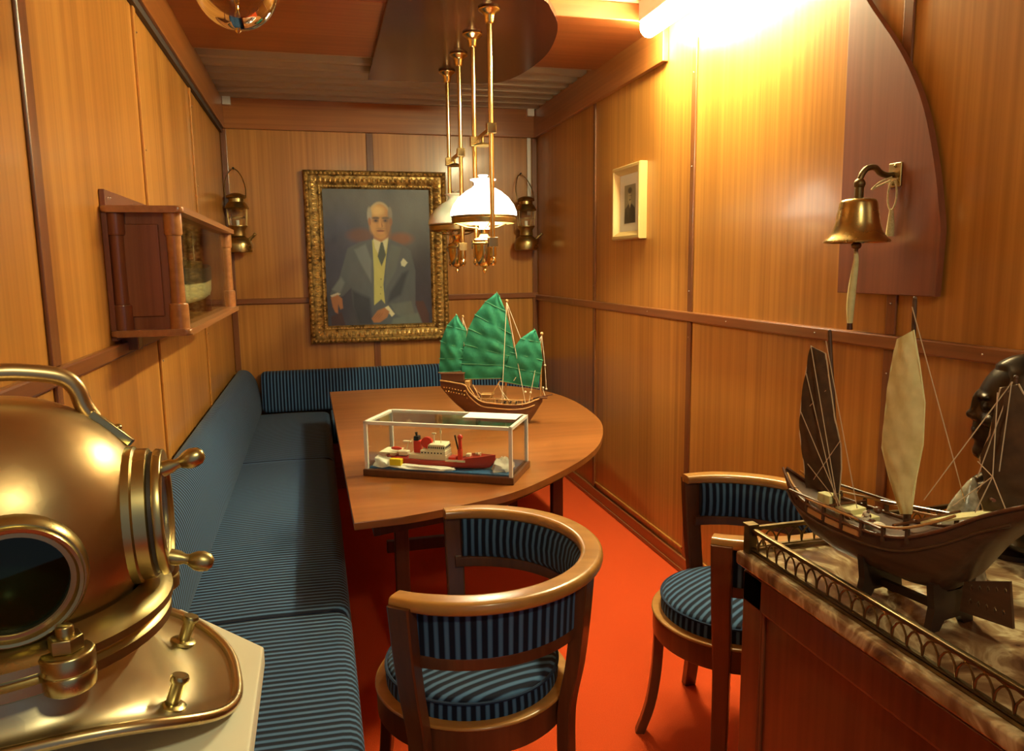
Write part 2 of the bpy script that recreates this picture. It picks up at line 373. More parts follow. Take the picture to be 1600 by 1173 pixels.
# ------------------------------------------------------------------ room
XL, XR, YB, YF = -0.605, 1.739, 5.83, -1.6
ZC, ZM, ZT = 2.80, 2.72, 2.54
struct('floor', MB().box((XL - 0.1, YF, -0.1), (XR + 0.1, YB + 0.1, 0)), M['carpet'])
struct('wall_left', MB().box((XL - 0.1, YF, 0), (XL, YB + 0.1, ZC + 0.1)), M['panel'])
struct('wall_right', MB().box((XR, YF, 0), (XR + 0.1, YB + 0.1, ZC + 0.1)), M['panel'])
struct('wall_back', MB().box((XL, YB, 0), (XR, YB + 0.1, ZC + 0.1)), M['panel'])
struct('ceiling', MB().box((XL, YF, ZC), (XR, 3.72, ZC + 0.1)), M['pale'])
# corrugated deck over the far end
mb = MB(); prof = []
y = 4.43; PITCHY = 0.175
while y < YB:
    prof += [(y, 2.87), (y + 0.075, 2.87), (y + 0.100, 2.748), (y + 0.150, 2.748)]; y += PITCHY
prof = [(min(a, YB), b) for a, b in prof]
va = [mb.bm.verts.new((XL, a, b)) for a, b in prof]; vb = [mb.bm.verts.new((XR, a, b)) for a, b in prof]
ta = [mb.bm.verts.new((XL, a, 2.9)) for a, b in (prof[0], prof[-1])]; tb = [mb.bm.verts.new((XR, a, 2.9)) for a, b in (prof[0], prof[-1])]
for i in range(len(va) - 1): mb.bm.faces.new((va[i], vb[i], vb[i + 1], va[i + 1]))
mb.bm.faces.new((ta[0], ta[1], tb[1], tb[0]))
struct('ceiling_deck', mb, M['deck'])
# dropped mahogany ceiling panel and its front fascia
struct('ceiling_panel_board', MB().box((XL, 3.66, ZM), (XR, 4.46, ZM + 0.06), 0.004), M['beam'])
struct('trim_1', MB().box((XL, 3.545, ZM - 0.005), (XR, 3.66, ZC), 0.006), M['beam'])
# cornice boards round the walls
struct('trim_2', MB().box((XL + 0.005, YF, ZT), (XL + 0.035, YB - 0.04, ZM + 0.02), 0.003), M['cornice'])
struct('trim_50', MB().box((XL, YF, ZT - 0.03), (XL + 0.02, YB - 0.03, ZT - 0.001)), M['shadowwood'])  # dark strip standing in for the shaded gap below the cornice
struct('trim_3', MB().box((XR - 0.032, 3.54, ZT), (XR - 0.001, YB - 0.04, ZM + 0.02), 0.003), M['cornice'])
struct('trim_4', MB().box((XL + 0.002, YB - 0.035, ZT), (XR - 0.002, YB - 0.001, ZM + 0.03), 0.003), M['cornicex'])
# dado rails
struct('trim_5', MB().box((XL, YF, 1.288), (XL + 0.022, YB, 1.33), 0.006), M['rail'])
struct('trim_6', MB().box((XR - 0.022, YF, 1.276), (XR, YB, 1.322), 0.006), M['rail'])
struct('trim_7', MB().box((XL, YB - 0.02, 1.295), (XR, YB, 1.337), 0.006), M['railx'])
# cover strips on the panel joints
n_trim = 8
for Y in (4.45, 3.16, 1.955, 0.70):
    w = 0.018 if Y > 1.96 else 0.03
    struct('trim_%d' % n_trim, MB().box((XL, Y - w, 1.33), (XL + 0.010, Y + w, ZT - 0.03), 0.003).box((XL, Y - 0.018, 0.0), (XL + 0.010, Y + 0.018, 1.288), 0.003), M['strip'] if Y < 2 else M['panel']); n_trim += 1
for Y in (4.54, 3.26, 1.955, 0.66):
    struct('trim_%d' % n_trim, MB().box((XR - 0.010, Y - 0.02, 1.322), (XR, Y + 0.02, ZT + 0.03), 0.003).box((XR - 0.010, Y - 0.02, 0.0), (XR, Y + 0.02, 1.276), 0.003), M['strip']); n_trim += 1
struct('trim_%d' % n_trim, MB().box((0.415, YB - 0.010, 1.337), (0.465, YB, ZT), 0.003).box((0.415, YB - 0.010, 0.0), (0.465, YB, 1.295), 0.003), M['strip']); n_trim += 1
for x in (XL + 0.003, XR - 0.043):
    struct('trim_%d' % n_trim, MB().box((x, YB - 0.014, 0.8), (x + 0.04, YB, ZT), 0.003), M['strip']); n_trim += 1
struct('baseboard_right', MB().box((XR - 0.018, YF, 0), (XR, YB, 0.085), 0.004).box((XR - 0.024, YF, 0.0), (XR, YB, 0.025), 0.004), M['rail'])
struct('baseboard_left', MB().box((XL, YF, 0), (XL + 0.018, 1.2, 0.085), 0.004), M['rail'])
# bead along the foot of the right wall panels
struct('trim_%d' % n_trim, MB().box((XR - 0.012, 3.29, 0.115), (XR, 4.51, 0.13), 0.004).box((XR - 0.012, 2.0, 0.115), (XR, 3.23, 0.13), 0.004), M['panel']); n_trim += 1
# conduit in the far right corner, brackets under the deck
tag(build('conduit', MB().box((1.655, YB - 0.022, 1.95), (1.685, YB - 0.002, ZT), 0.004), M['whitemetal']), 'narrow white vertical conduit strip on back wall above the right lantern', 'conduit')
for x, s_ in ((XL + 0.036, 'left'), (XR - 0.092, 'right')):
    tag(build('ceiling_bracket', MB().box((x, YB - 0.075, 2.695), (x + 0.055, YB - 0.036, 2.765), 0.004), M['whitemetal']),
        'small white ceiling bracket in the far %s corner, above the %s lantern' % (s_, s_), 'bracket', 'white corner brackets')
mbs = MB()
# wall screws: each strip's screws are pattern of the strip, shown as one stud set per wall
for (x, ys, sg) in ((XL + 0.010, (3.16, 4.45), 1), (XR - 0.010, (1.955, 3.26, 4.54), -1)):
    for Y in ys:
        for z in (0.5, 1.2, 1.42, 2.0, 2.42):
            mbs.ball((x + sg * 0.001, Y, z), 0.0035, 8)
for Y in (1.60, 2.30, 2.9, 3.7, 4.9): mbs.ball((XR - 0.022, Y, 1.30), 0.0035, 8)
struct('trim_%d' % n_trim, mbs, M['chrome'], True); n_trim += 1

# D-shaped board on the ceiling, echoing the table
half = [(0.358, 3.05), (0.62, 3.06), (0.84, 3.13), (1.019, 3.287), (1.084, 3.39), (1.178, 3.584), (1.241, 3.814), (1.281, 4.09), (1.276, 4.376), (1.235, 4.62), (1.165, 4.76), (1.06, 4.81), (0.863, 4.826), (0.373, 4.854)]
cur = [(p.x, p.y) for p in smoothpts([(a, b, 0) for a, b in half[1:-1]], 6)]
ob = [half[0]] + cur + [half[-1]]
t = build('ceiling_panel', MB().prism(ob, 2.69, 2.718, None, 0.003), M['darkboard'], None, True)
tag(t, 'dark polished D-shaped wooden board on the ceiling that carries the brass pendant lamps', 'ceiling panel')

# strip light along the right wall, where the cornice stops
t = thing('strip_light', 'glaring lit strip light at the top of the right wall', 'lamp', (1.61, 0, 0))
build('housing', MB().box((-0.045, 2.45, 2.70), (0.045, 3.52, 2.80), 0.008), M['whitemetal'], t)
build('diffuser', MB().tube([(0, 2.46, 2.675), (0, 3.50, 2.675), (0, 3.525, 2.675)], [0.045, 0.045, 0.02], 18), M['tube'], t)
# fitting built round the added fill spot behind the camera
def fill_fitting(loc, tgt, label):
    t = thing('added_fill_spotlight', label, 'lamp', loc, 0)
    d = (Vector(tgt) - Vector(loc)).normalized(); m = axis_m(-d * 0.03, -d)
    build('housing', MB().lathe([(0.0, 0.13), (0.045, 0.13), (0.055, 0.11), (0.06, 0.0), (0.055, 0.0), (0.05, 0.10), (0.0, 0.10)], 24, m), M['whitemetal'], t)
    build('stem', MB().cyl((0, 0, 0.10), (0, 0, ZC - loc[2]), 0.012), M['whitemetal'], t)
fill_fitting((0.55, -0.55, 2.60), (0.0, 2.2, 0.5), 'unseen white fill spotlight added at the near end of the ceiling')
# ------------------------------------------------------------------ upholstered benches
def cushion(lo, hi, bev, crown=0.0, axis=1, seg=4):
    """upholstered block; u runs along axis so the stripes wrap over it"""
    mb = MB(); lo, hi = Vector(lo), Vector(hi)
    nx = 10; ny = max(8, int((hi.y - lo.y) / 0.12)) if axis == 1 else 8
    mb.box(lo, hi, bev, None, seg)
    return mb
UVY = lambda co, c, n: co.y
UVX = lambda co, c, n: co.x
def profile_run(prof, a, b, axis, ends=0.03):
    """extrude a closed profile (p, z) along x or y with softened ends"""
    cx = sum(p[0] for p in prof) / len(prof); cz = sum(p[1] for p in prof) / len(prof)
    st = [(a, 0.90), (a + ends * 0.3, 0.965), (a + ends, 1.0)]
    k = 24
    st += [(a + ends + (b - a - 2 * ends) * i / k, 1.0) for i in range(1, k)]
    st += [(b - ends, 1.0), (b - ends * 0.3, 0.965), (b, 0.90)]
    rings = []
    for s_, q in st:
        rings.append([((cx + (p - cx) * q, s_, cz + (z - cz) * q) if axis == 1 else (s_, cx + (p - cx) * q, cz + (z - cz) * q)) for p, z in prof])
    return MB().loft(rings)
def rounded(pts, r=0.03, n=5):
    out = []; N = len(pts)
    for i in range(N):
        p = Vector((*pts[i], 0)); a = Vector((*pts[i - 1], 0)); b = Vector((*pts[(i + 1) % N], 0))
        ra = min(r, (a - p).length * 0.45); rb = min(r, (b - p).length * 0.45)
        A = p + (a - p).normalized() * ra; B = p + (b - p).normalized() * rb
        for k in range(n + 1):
            t_ = k / n; q = (1 - t_) ** 2 * A + 2 * t_ * (1 - t_) * p + t_ * t_ * B; out.append((q.x, q.y))
    return out
t = thing('upholstered_bench', 'long blue striped upholstered bench along the left wall', 'bench', (0, 0, 0))
build('base', MB().box((XL + 0.003, 1.25, 0.0), (0.02, YB - 0.004, 0.33), 0.004).box((0.0, 1.25, 0.02), (0.045, 5.2, 0.345), 0.006), M['rail'], t)
seat_prof = rounded([(XL + 0.01, 0.345), (0.055, 0.345), (0.06, 0.497), (-0.2, 0.505), (XL + 0.01, 0.500)], 0.05)
for a, b in ((1.25, 2.262), (2.268, 4.207), (4.213, 5.645)):
    build('seat_cushion', profile_run(seat_prof, a, b, 1), M['fabric'], t, True, None, UVY)
back_prof = rounded([(XL + 0.012, 0.47), (-0.425, 0.47), (-0.43, 0.60), (-0.46, 0.75), (-0.515, 0.822), (XL + 0.012, 0.822)], 0.06)
build('backrest', profile_run(back_prof, 1.25, 5.80, 1, 0.06), M['fabric'], t, True, None, UVY)
t = thing('upholstered_bench', 'dark striped upholstered bench across the back wall below the oil portrait', 'bench', (0, 0, 0))
build('base', MB().box((0.06, 5.28, 0.0), (1.70, YB - 0.004, 0.33), 0.004), M['railx'], t)
seat2 = rounded([(YB - 0.01, 0.345), (5.27, 0.345), (5.26, 0.497), (5.5, 0.503), (YB - 0.01, 0.500)], 0.05)
build('seat_cushion', profile_run(seat2, 0.065, 1.70, 0), M['fabric'], t, True, None, UVX)
back2 = rounded([(YB - 0.012, 0.50), (5.655, 0.50), (5.66, 0.62), (5.68, 0.76), (5.72, 0.80), (YB - 0.012, 0.80)], 0.04)
build('backrest', profile_run(back2, -0.418, 1.70, 0, 0.03), M['fabric'], t, True, None, UVX)

# ------------------------------------------------------------------ table
TZ = 0.75
far = [(0.30, 4.974), (0.791, 4.967), (1.05, 4.92), (1.27, 4.78), (1.407, 4.52), (1.458, 4.165), (1.425, 3.719), (1.354, 3.421), (1.214, 3.103), (1.053, 2.869), (0.841, 2.652), (0.641, 2.49), (0.393, 2.387), (0.238, 2.345)]
to = [(0.055, 4.972)] + [(p.x, p.y) for p in smoothpts([(a, b, 0) for a, b in far], 6)] + [(0.081, 2.33)]
t = thing('dining_table', 'D-shaped polished wooden table carrying the two ship models', 'table', (0, 0, 0))
build('tabletop', MB().prism(to, TZ - 0.026, TZ, None, 0.004), M['table'], t, True, None, None, 30)
ap = MB()
ins = [(0.13, 4.90), (0.75, 4.89), (1.2, 4.65), (1.36, 4.16), (1.26, 3.45), (0.97, 2.93), (0.58, 2.58), (0.16, 2.45)]
ap.sweep([(x, y, 0.69) for x, y in ins], [(-0.011, -0.034), (0.011, -0.034), (0.011, 0.034), (-0.011, 0.034)], closed=True)
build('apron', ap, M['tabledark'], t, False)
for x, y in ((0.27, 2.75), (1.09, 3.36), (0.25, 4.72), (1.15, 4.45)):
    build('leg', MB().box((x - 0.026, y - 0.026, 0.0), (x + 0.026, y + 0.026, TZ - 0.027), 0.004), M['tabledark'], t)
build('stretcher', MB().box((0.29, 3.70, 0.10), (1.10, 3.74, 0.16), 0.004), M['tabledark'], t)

# ------------------------------------------------------------------ tub chairs
def arc(r, a0, a1, n, z=0.0): return [(r * math.cos(a0 + (a1 - a0) * k / n), r * math.sin(a0 + (a1 - a0) * k / n), z) for k in range(n + 1)]
def make_chair(label):
    t = thing('tub_chair', label, 'chair', (0, 0, 0), 0, 'striped tub chairs round the table')
    sf = build('seat_frame', MB().lathe([(0.215, 0.366), (0.258, 0.362), (0.262, 0.366), (0.262, 0.434), (0.215, 0.434)], 64, None, True), M['chair'], t)
    build('seat_rim', MB().lathe([(0.215, 0.434), (0.264, 0.434), (0.2665, 0.437), (0.266, 0.441), (0.262, 0.444), (0.215, 0.444)], 64, None, True), M['chairlit'], sf)  # top edge of the frame in the lit tone
    cu = build('seat_cushion', MB().lathe([(0.0, 0.400), (0.226, 0.400), (0.234, 0.42), (0.237, 0.455), (0.234, 0.487), (0.222, 0.499), (0.195, 0.508), (0.15, 0.515), (0.09, 0.519), (0.04, 0.521), (0.0, 0.521)], 56), M['fabric'], t, True, None,
               lambda co, c, n: (math.atan2(c.y, c.x) * 0.235 + (math.atan2(co.y, co.x) - math.atan2(c.y, c.x) + PI) % (2 * PI) * 0.235 - PI * 0.235) if (abs(n.z) < 0.5 and c.z < 0.49) else co.y, 60)
    build('piping', MB().tube([(p[0], p[1], p[2]) for p in arc(0.2355, 0, 2 * PI, 64, 0.488)[:-1]], 0.0045, 6, False, True), M['fabric'], cu, True, None, lambda co, c, n: 0.0)
    # legs: front sabre leg, two arm posts and the back post run from floor to rail
    fl = smoothpts([(0.240, 0, 0.44), (0.243, 0, 0.34), (0.250, 0, 0.22), (0.268, 0, 0.10), (0.300, 0, 0.0)], 4)
    def bar(pts, w0, w1, d0, d1, side):
        mb = MB(); n = len(pts); rings = []
        sd = Vector(side)
        for i, p in enumerate(pts):
            p = Vector(p); q = i / (n - 1); w = w0 + (w1 - w0) * q; d = d0 + (d1 - d0) * q
            out = Vector((p.x, p.y, 0)).normalized()
            rings.append([p + sd * a * w + out * b * d for a, b in ((-.5, -.42), (-.42, -.5), (.42, -.5), (.5, -.42), (.5, .42), (.42, .5), (-.42, .5), (-.5, .42))])
        return mb.loft(rings)
    build('leg', bar(fl, 0.050, 0.036, 0.034, 0.030, (0, 1, 0)), M['chair'], t, True, None, None, 25)
    for a in (R(72), R(-72), R(158)):
        c, s_ = math.cos(a), math.sin(a)
        rr = [(0.347, 0.786), (0.332, 0.66), (0.312, 0.54), (0.292, 0.45), (0.284, 0.38), (0.285, 0.25), (0.298, 0.12), (0.322, 0.0)]
        if abs(a) > 2: rr = [(0.332, 0.780), (0.322, 0.66), (0.308, 0.54), (0.290, 0.45), (0.283, 0.38), (0.285, 0.25), (0.298, 0.12), (0.325, 0.0)]
        pts = smoothpts([(r * c, r * s_, z) for r, z in rr], 4)
        build('leg', bar(pts, 0.058, 0.042, 0.038, 0.034, (-s_, c, 0)), M['chair'], t, True, None, None, 25)
    rail = arc(0.328, R(180 - 113), R(180 + 113), 48, 0.788)
    pr = rounded([(-0.030, -0.016), (0.030, -0.016), (0.030, 0.017), (-0.030, 0.017)], 0.014, 3)
    ks = [1.0] * 49
    for k in range(5): ks[k] = ks[48 - k] = 0.86 + 0.035 * k
    build('top_rail', MB().sweep(rail, pr, scale=ks), M['chairlit'], t)
    lr = arc(0.306, R(180 - 108), R(180 + 108), 40, 0.638)
    build('lower_rail', MB().sweep(lr, rounded([(-0.013, -0.016), (0.013, -0.016), (0.013, 0.016), (-0.013, 0.016)], 0.005, 2)), M['chair'], t)
    rings = []
    for k in range(49):
        a = R(180 - 104 + 208 * k / 48); c, s_ = math.cos(a), math.sin(a)
        q = 1.0 if 1 < k < 47 else 0.6
        prof = [(0.318, 0.652), (0.321, 0.715), (0.325, 0.774), (0.300, 0.774), (0.289, 0.755), (0.281, 0.715), (0.285, 0.672), (0.300, 0.652)]
        rings.append([((0.312 + (r - 0.312) * q) * c, (0.312 + (r - 0.312) * q) * s_, z) for r, z in prof])
    build('backrest', MB().loft(rings), M['fabric'], t, True, None, lambda co, c, n: (math.atan2(co.y, -co.x)) * 0.3)
    return t
ch = make_chair('striped tub chair with curved top rail, at the near end of the table')
ch.location = (0.369, 1.897, 0); ch.rotation_euler = (0, 0, R(159.5))
ch2 = dup(ch, (1.262, 2.024, 0), R(159.5), 'striped tub chair half hidden behind the marble-topped sideboard')
def turn(o, deg):
    for c in o.children:
        if c.name.startswith('seat_cushion'): c.rotation_euler = (0, 0, R(deg))
turn(ch, 15 - 159.5 + 90 - 90); turn(ch2, 28 - 159.5)

# ------------------------------------------------------------------ sideboard with marble top and pierced galleries
SZ = 0.88; SX = 0.93; SYF = 1.50; SYB = 0.695
def sideboard(y0, y1, label, near):
    t = thing('sideboard', label, 'sideboard', (0, 0, 0), 0)
    x0 = SX + 0.035
    build('carcass', MB().box((x0, y0 + 0.012, 0.0), (XR - 0.03, y1 - 0.02, SZ - 0.036), 0.004), M['side'], t)
    d = MB()
    fw = 0.075; f0 = x0 - 0.018; a, b = y0 + 0.004, y1 - 0.012; zz0, zz1 = 0.10, SZ - 0.045
    d.box((f0, a, zz0), (x0, a + fw, zz1), 0.003).box((f0, b - fw, zz0), (x0, b, zz1), 0.003)
    d.box((f0, a, zz0), (x0, b, zz0 + fw), 0.003).box((f0, a, zz1 - fw), (x0, b, zz1), 0.003)
    d.box((f0 + 0.012, a + fw - 0.01, zz0 + fw - 0.01), (x0, b - fw + 0.01, zz1 - fw + 0.01))
    # bead inside the frame
    dd = build('door', d, M['side'], t)
    bead = MB()
    A, B, C_, D_ = (a + fw, zz0 + fw), (b - fw, zz0 + fw), (b - fw, zz1 - fw), (a + fw, zz1 - fw)
    for p, q in ((A, B), (B, C_), (C_, D_), (D_, A)): bead.cyl((f0 + 0.008, p[0], p[1]), (f0 + 0.008, q[0], q[1]), 0.006, None, 8)
    build('bead', bead, M['side'], dd)
    if False: build('door_knob', MB().lathe([(0, 0.03), (0.011, 0.028), (0.014, 0.02), (0.007, 0.01), (0.007, 0.0)], 16, axis_m((f0, a + 0.04 if near else b - 0.04, 0.5), (-1, 0, 0))), M['gallery'], dd)
    build('plinth', MB().box((x0 - 0.008, y0 + 0.012, 0.0), (x0 + 0.05, y1 - 0.02, 0.09), 0.004), M['side'], t)
    build('marble_top', MB().box((SX, y0, SZ - 0.034), (XR - 0.02, y1, SZ), 0.008), M['marble'], t)
    # gallery
    gx0, gx1, gy0, gy1 = SX + 0.024, XR - 0.06, y0 + 0.024, y1 - 0.024; gh = 0.062
    g = MB()
    def run(p, q):
        p, q = Vector((*p, SZ)), Vector((*q, SZ)); Ld = (q - p).length; u = (q - p) / Ld
        nn = max(2, round(Ld / 0.034)); st = Ld / nn
        for zz, hh in ((0.002, 0.006), (0.011, 0.004)):
            g.sweep([p + Vector((0, 0, zz)), q + Vector((0, 0, zz))], [(-0.004, 0), (0.004, 0), (0.004, hh), (-0.004, hh)])
        g.sweep([p + Vector((0, 0, gh - 0.008)), q + Vector((0, 0, gh - 0.008))], rounded([(-0.006, 0), (0.006, 0), (0.006, 0.009), (-0.006, 0.009)], 0.003, 2))
        for k in range(-1, nn):
            # each pointed arch spans two bays, so the arches interlace
            A0 = max(0, k) * st
            pts = []
            for j in range(9):
                th = PI * j / 8; s_ = (k + 1 - math.cos(th)) * st; h = 0.014 + (gh - 0.022) * math.sin(th) ** 0.8
                if -1e-6 <= s_ <= Ld + 1e-6: pts.append(p + u * s_ + Vector((0, 0, h)))
            if len(pts) > 2: g.tube(pts, 0.0021, 6)
    run((gx0, gy1), (gx0, gy0)); run((gx0, gy1), (gx1, gy1)); run((gx0, gy0), (gx1, gy0)); run((gx1, gy0), (gx1, gy1))
    gl = build('gallery', g, M['gallery'], t)
    for x, y in ((gx0, gy0), (gx0, gy1), (gx1, gy0), (gx1, gy1)):
        build('gallery_post', MB().box((x - 0.011, y - 0.011, SZ), (x + 0.011, y + 0.011, SZ + 0.066), 0.001).box((x - 0.014, y - 0.014, SZ + 0.064), (x + 0.014, y + 0.014, SZ + 0.071), 0.002), M['gallery'], gl)
    return t
sideboard(SYB, SYF, 'marble-topped sideboard under the brown-sailed junk model', False)
sideboard(-0.10, SYB - 0.004, 'marble-topped sideboard with empty brass gallery at the lower right edge', True)
# ------------------------------------------------------------------ pendant lamps
def pendant(y0, lit, label):
    t = thing('pendant_lamp', label, 'pendant lamp', (0.81, y0, 0), 0, 'brass pendant lamps over the table')
    ZP = 2.69
    for s_ in (1, -1):
        y = 0.185 * s_
        b = MB().cyl((0, y, ZP), (0, y, 1.60), 0.0115, None, 16)
        b.lathe([(0.0, 1.645), (0.016, 1.645), (0.017, 1.60), (0.011, 1.592), (0.014, 1.585), (0.017, 1.572), (0.012, 1.560), (0.005, 1.553), (0, 1.552)], 16, Matrix.Translation((0, y, 0)))
        ro = build('rod', b, M['brass'], t)
        rs = build('ceiling_rose', MB().lathe([(0.0, ZP), (0.046, ZP), (0.050, ZP - 0.006), (0.047, ZP - 0.012), (0.030, ZP - 0.022), (0.024, ZP - 0.034), (0.020, ZP - 0.060), (0.012, ZP - 0.066)], 28, Matrix.Translation((0, y, 0))), M['brass'], ro)
        build('slide_block', MB().box((-0.021, y - 0.019, 2.150), (0.021, y + 0.019, 2.196), 0.002), M['brass'], ro)
        build('clamp_block', MB().box((-0.022, y - 0.019, 1.640), (0.022, y + 0.019, 1.684), 0.002), M['brass'], ro)
    build('crossbar', MB().box((-0.006, -0.185, 2.163), (0.006, 0.185, 2.183), 0.002), M['brass'], t)
    build('smoke_bell', MB().lathe([(0.0, 2.163), (0.006, 2.163), (0.006, 2.142), (0.018, 2.138), (0.040, 2.128), (0.042, 2.124), (0.034, 2.122), (0.0, 2.130)], 28), M['oldbrass'], t)
    sh = [(0.156, 1.790), (0.162, 1.797), (0.160, 1.815), (0.148, 1.845), (0.122, 1.880), (0.086, 1.910), (0.056, 1.926), (0.044, 1.938), (0.043, 1.952), (0.050, 1.960), (0.062, 1.964), (0.062, 1.967), (0.047, 1.965), (0.040, 1.955), (0.041, 1.936), (0.054, 1.922), (0.084, 1.905), (0.119, 1.876), (0.145, 1.842), (0.156, 1.812), (0.154, 1.795)]
    build('lamp_shade', MB().lathe(sh, 48, None, True), M['milk'] if lit else M['opal'], t)
    build('chimney', MB().lathe([(0.017, 1.725), (0.024, 1.750), (0.021, 1.80), (0.019, 1.98), (0.023, 1.985), (0.0235, 1.987), (0.020, 1.985), (0.017, 1.975), (0.018, 1.80), (0.021, 1.75), (0.016, 1.725)], 24, None, True), M['glow'] if lit else M['glass'], t)
    ring = [(0.158, 1.797), (0.160, 1.790), (0.156, 1.784), (0.158, 1.778), (0.155, 1.770), (0.157, 1.762), (0.154, 1.757), (0.148, 1.757), (0.147, 1.797)]
    rg = build('shade_ring', MB().lathe(ring, 48, None, True), M['oldbrass'], t)
    sp = MB()
    for k in range(3):
        a = 2 * PI * k / 3 + 0.5
        sp.tube([(0.03 * math.cos(a), 0.03 * math.sin(a), 1.735), (0.09 * math.cos(a), 0.09 * math.sin(a), 1.742), (0.149 * math.cos(a), 0.149 * math.sin(a), 1.762)], 0.0035, 8)
    build('shade_carrier', sp, M['oldbrass'], rg)
    build('burner', MB().lathe([(0.0, 1.735), (0.026, 1.735), (0.030, 1.728), (0.024, 1.715), (0.020, 1.705), (0.026, 1.695), (0.030, 1.688), (0.0, 1.688)], 28), M['brass'], t)
    build('oil_font', MB().lathe([(0.0, 1.690), (0.030, 1.690), (0.050, 1.684), (0.054, 1.678), (0.052, 1.670), (0.050, 1.640), (0.047, 1.605), (0.038, 1.572), (0.024, 1.553), (0.010, 1.548), (0.006, 1.540), (0.010, 1.534), (0.011, 1.529), (0.006, 1.522), (0.004, 1.516), (0, 1.512)], 32), M['brass'], t)
    build('carrier_arm', MB().tube([(0, -0.185, 1.662), (0, 0.185, 1.662)], 0.008, 10).tube(arc(0.053, 0, 2 * PI, 28, 1.662)[:-1], 0.006, 8, False, True), M['oldbrass'], t)
pendant(3.627, True, 'lit brass pendant lamp with glowing white shade, nearer of the pair')
pendant(4.366, False, 'unlit brass pendant lamp with milky white shade behind the lit one')

# ------------------------------------------------------------------ clear glass globe lamp
t = thing('globe_lamp', 'clear glass globe lamp with brass centre chain, cut off at the top edge', 'globe lamp', (-0.15, 2.0, 0))
gz = 2.218; gr = 0.097
build('globe', MB().lathe([(0.035, gz + 0.0905)] + [(gr * math.sin(a), gz + gr * math.cos(a)) for a in [R(21 + 159 * k / 23) for k in range(24)]], 40), M['globe'], t)
cm = MB()
for k in range(11):
    z = gz + 0.085 - 0.0165 * k
    ring_ = [(0.004 * math.cos(q) * (1 if k % 2 else 0.3), 0.004 * math.cos(q) * (0.3 if k % 2 else 1), z + 0.010 * math.sin(q)) for q in [2 * PI * j / 10 for j in range(10)]]
    cm.tube(ring_, 0.0022, 6, False, True)
build('chain', cm, M['brass'], t)
build('bottom_knob', MB().lathe([(0, gz - gr + 0.004), (0.006, gz - gr + 0.002), (0.007, gz - gr - 0.003), (0.004, gz - gr - 0.007), (0, gz - gr - 0.009)], 14), M['brass'], t)
build('cap', MB().lathe([(0.0, gz + 0.13), (0.02, gz + 0.13), (0.042, gz + 0.10), (0.042, gz + 0.085), (0.0, gz + 0.085)], 28), M['oldbrass'], t)
build('stem', MB().cyl((0, 0, gz + 0.12), (0, 0, ZC), 0.008, None, 12), M['oldbrass'], t)

# ------------------------------------------------------------------ paint helpers (flat pictures)
def canvas(w, h, bg):
    yy, xx = np.mgrid[0:h, 0:w]; X = (xx + 0.5) / w; Y = (yy + 0.5) / h
    img = np.zeros((h, w, 3)); img[:] = bg
    return img, X, Y
def sm(d, e): return np.clip(0.5 - d / e, 0, 1)
def put(img, mask, col): img[:] = img * (1 - mask[..., None]) + np.array(col) * mask[..., None]
def ell(X, Y, cx, cy, rx, ry, e=0.15, rot=0.0):
    c, s_ = math.cos(rot), math.sin(rot); dx, dy = X - cx, Y - cy
    d = np.sqrt(((dx * c + dy * s_) / rx) ** 2 + ((-dx * s_ + dy * c) / ry) ** 2) - 1
    return sm(d, e)
def poly(X, Y, pts, e=0.008):
    ins = np.zeros(X.shape, bool); dist = np.full(X.shape, 9.0); n = len(pts)
    for i in range(n):
        (x1, y1), (x2, y2) = pts[i], pts[(i + 1) % n]
        cond = ((y1 > Y) != (y2 > Y)); t_ = (x2 - x1) * (Y - y1) / ((y2 - y1) if abs(y2 - y1) > 1e-9 else 1e-9) + x1
        ins ^= cond & (X < t_)
        L2 = (x2 - x1) ** 2 + (y2 - y1) ** 2 + 1e-12
        q = np.clip(((X - x1) * (x2 - x1) + (Y - y1) * (y2 - y1)) / L2, 0, 1)
        dist = np.minimum(dist, np.hypot(X - x1 - q * (x2 - x1), Y - y1 - q * (y2 - y1)))
    return sm(np.where(ins, -dist, dist), e)
def lin(r, g, b): return tuple(((v / 255) / 12.92 if v / 255 <= 0.04045 else ((v / 255 + 0.055) / 1.055) ** 2.4) for v in (r, g, b))
def blot(X, Y, seed, f=5):
    rs = np.random.RandomState(seed); o = np.zeros(X.shape)
    for k in range(14):
        a = rs.uniform(0, 2 * PI); fr = f * rs.uniform(0.5, 2.2); o += np.sin((X * math.cos(a) + Y * math.sin(a)) * fr * 2 * PI / 2 + rs.uniform(0, 7)) * rs.uniform(0.3, 1)
    return o / 4
def picture_mesh(name, img, p00, ux, uy, m, parent):
    h, w, _ = img.shape; p00, ux, uy = Vector(p00), Vector(ux), Vector(uy)
    vs = [tuple(p00 + ux * (i / w) + uy * (j / h)) for j in range(h + 1) for i in range(w + 1)]
    fs = [(j * (w + 1) + i, (j + 1) * (w + 1) + i, (j + 1) * (w + 1) + i + 1, j * (w + 1) + i + 1) for j in range(h) for i in range(w)]
    me = bpy.data.meshes.new(name); me.from_pydata(vs, [], fs)
    ca = me.color_attributes.new('paint', 'FLOAT_COLOR', 'CORNER')
    big = np.ones((h * w, 4, 4), np.float32); big[:, :, :3] = np.clip(img, 0, 1).reshape(h * w, 1, 3)
    ca.data.foreach_set('color', big.ravel()); me.materials.append(m)
    o = bpy.data.objects.new(name, me); COL.objects.link(o); o.parent = parent; return o

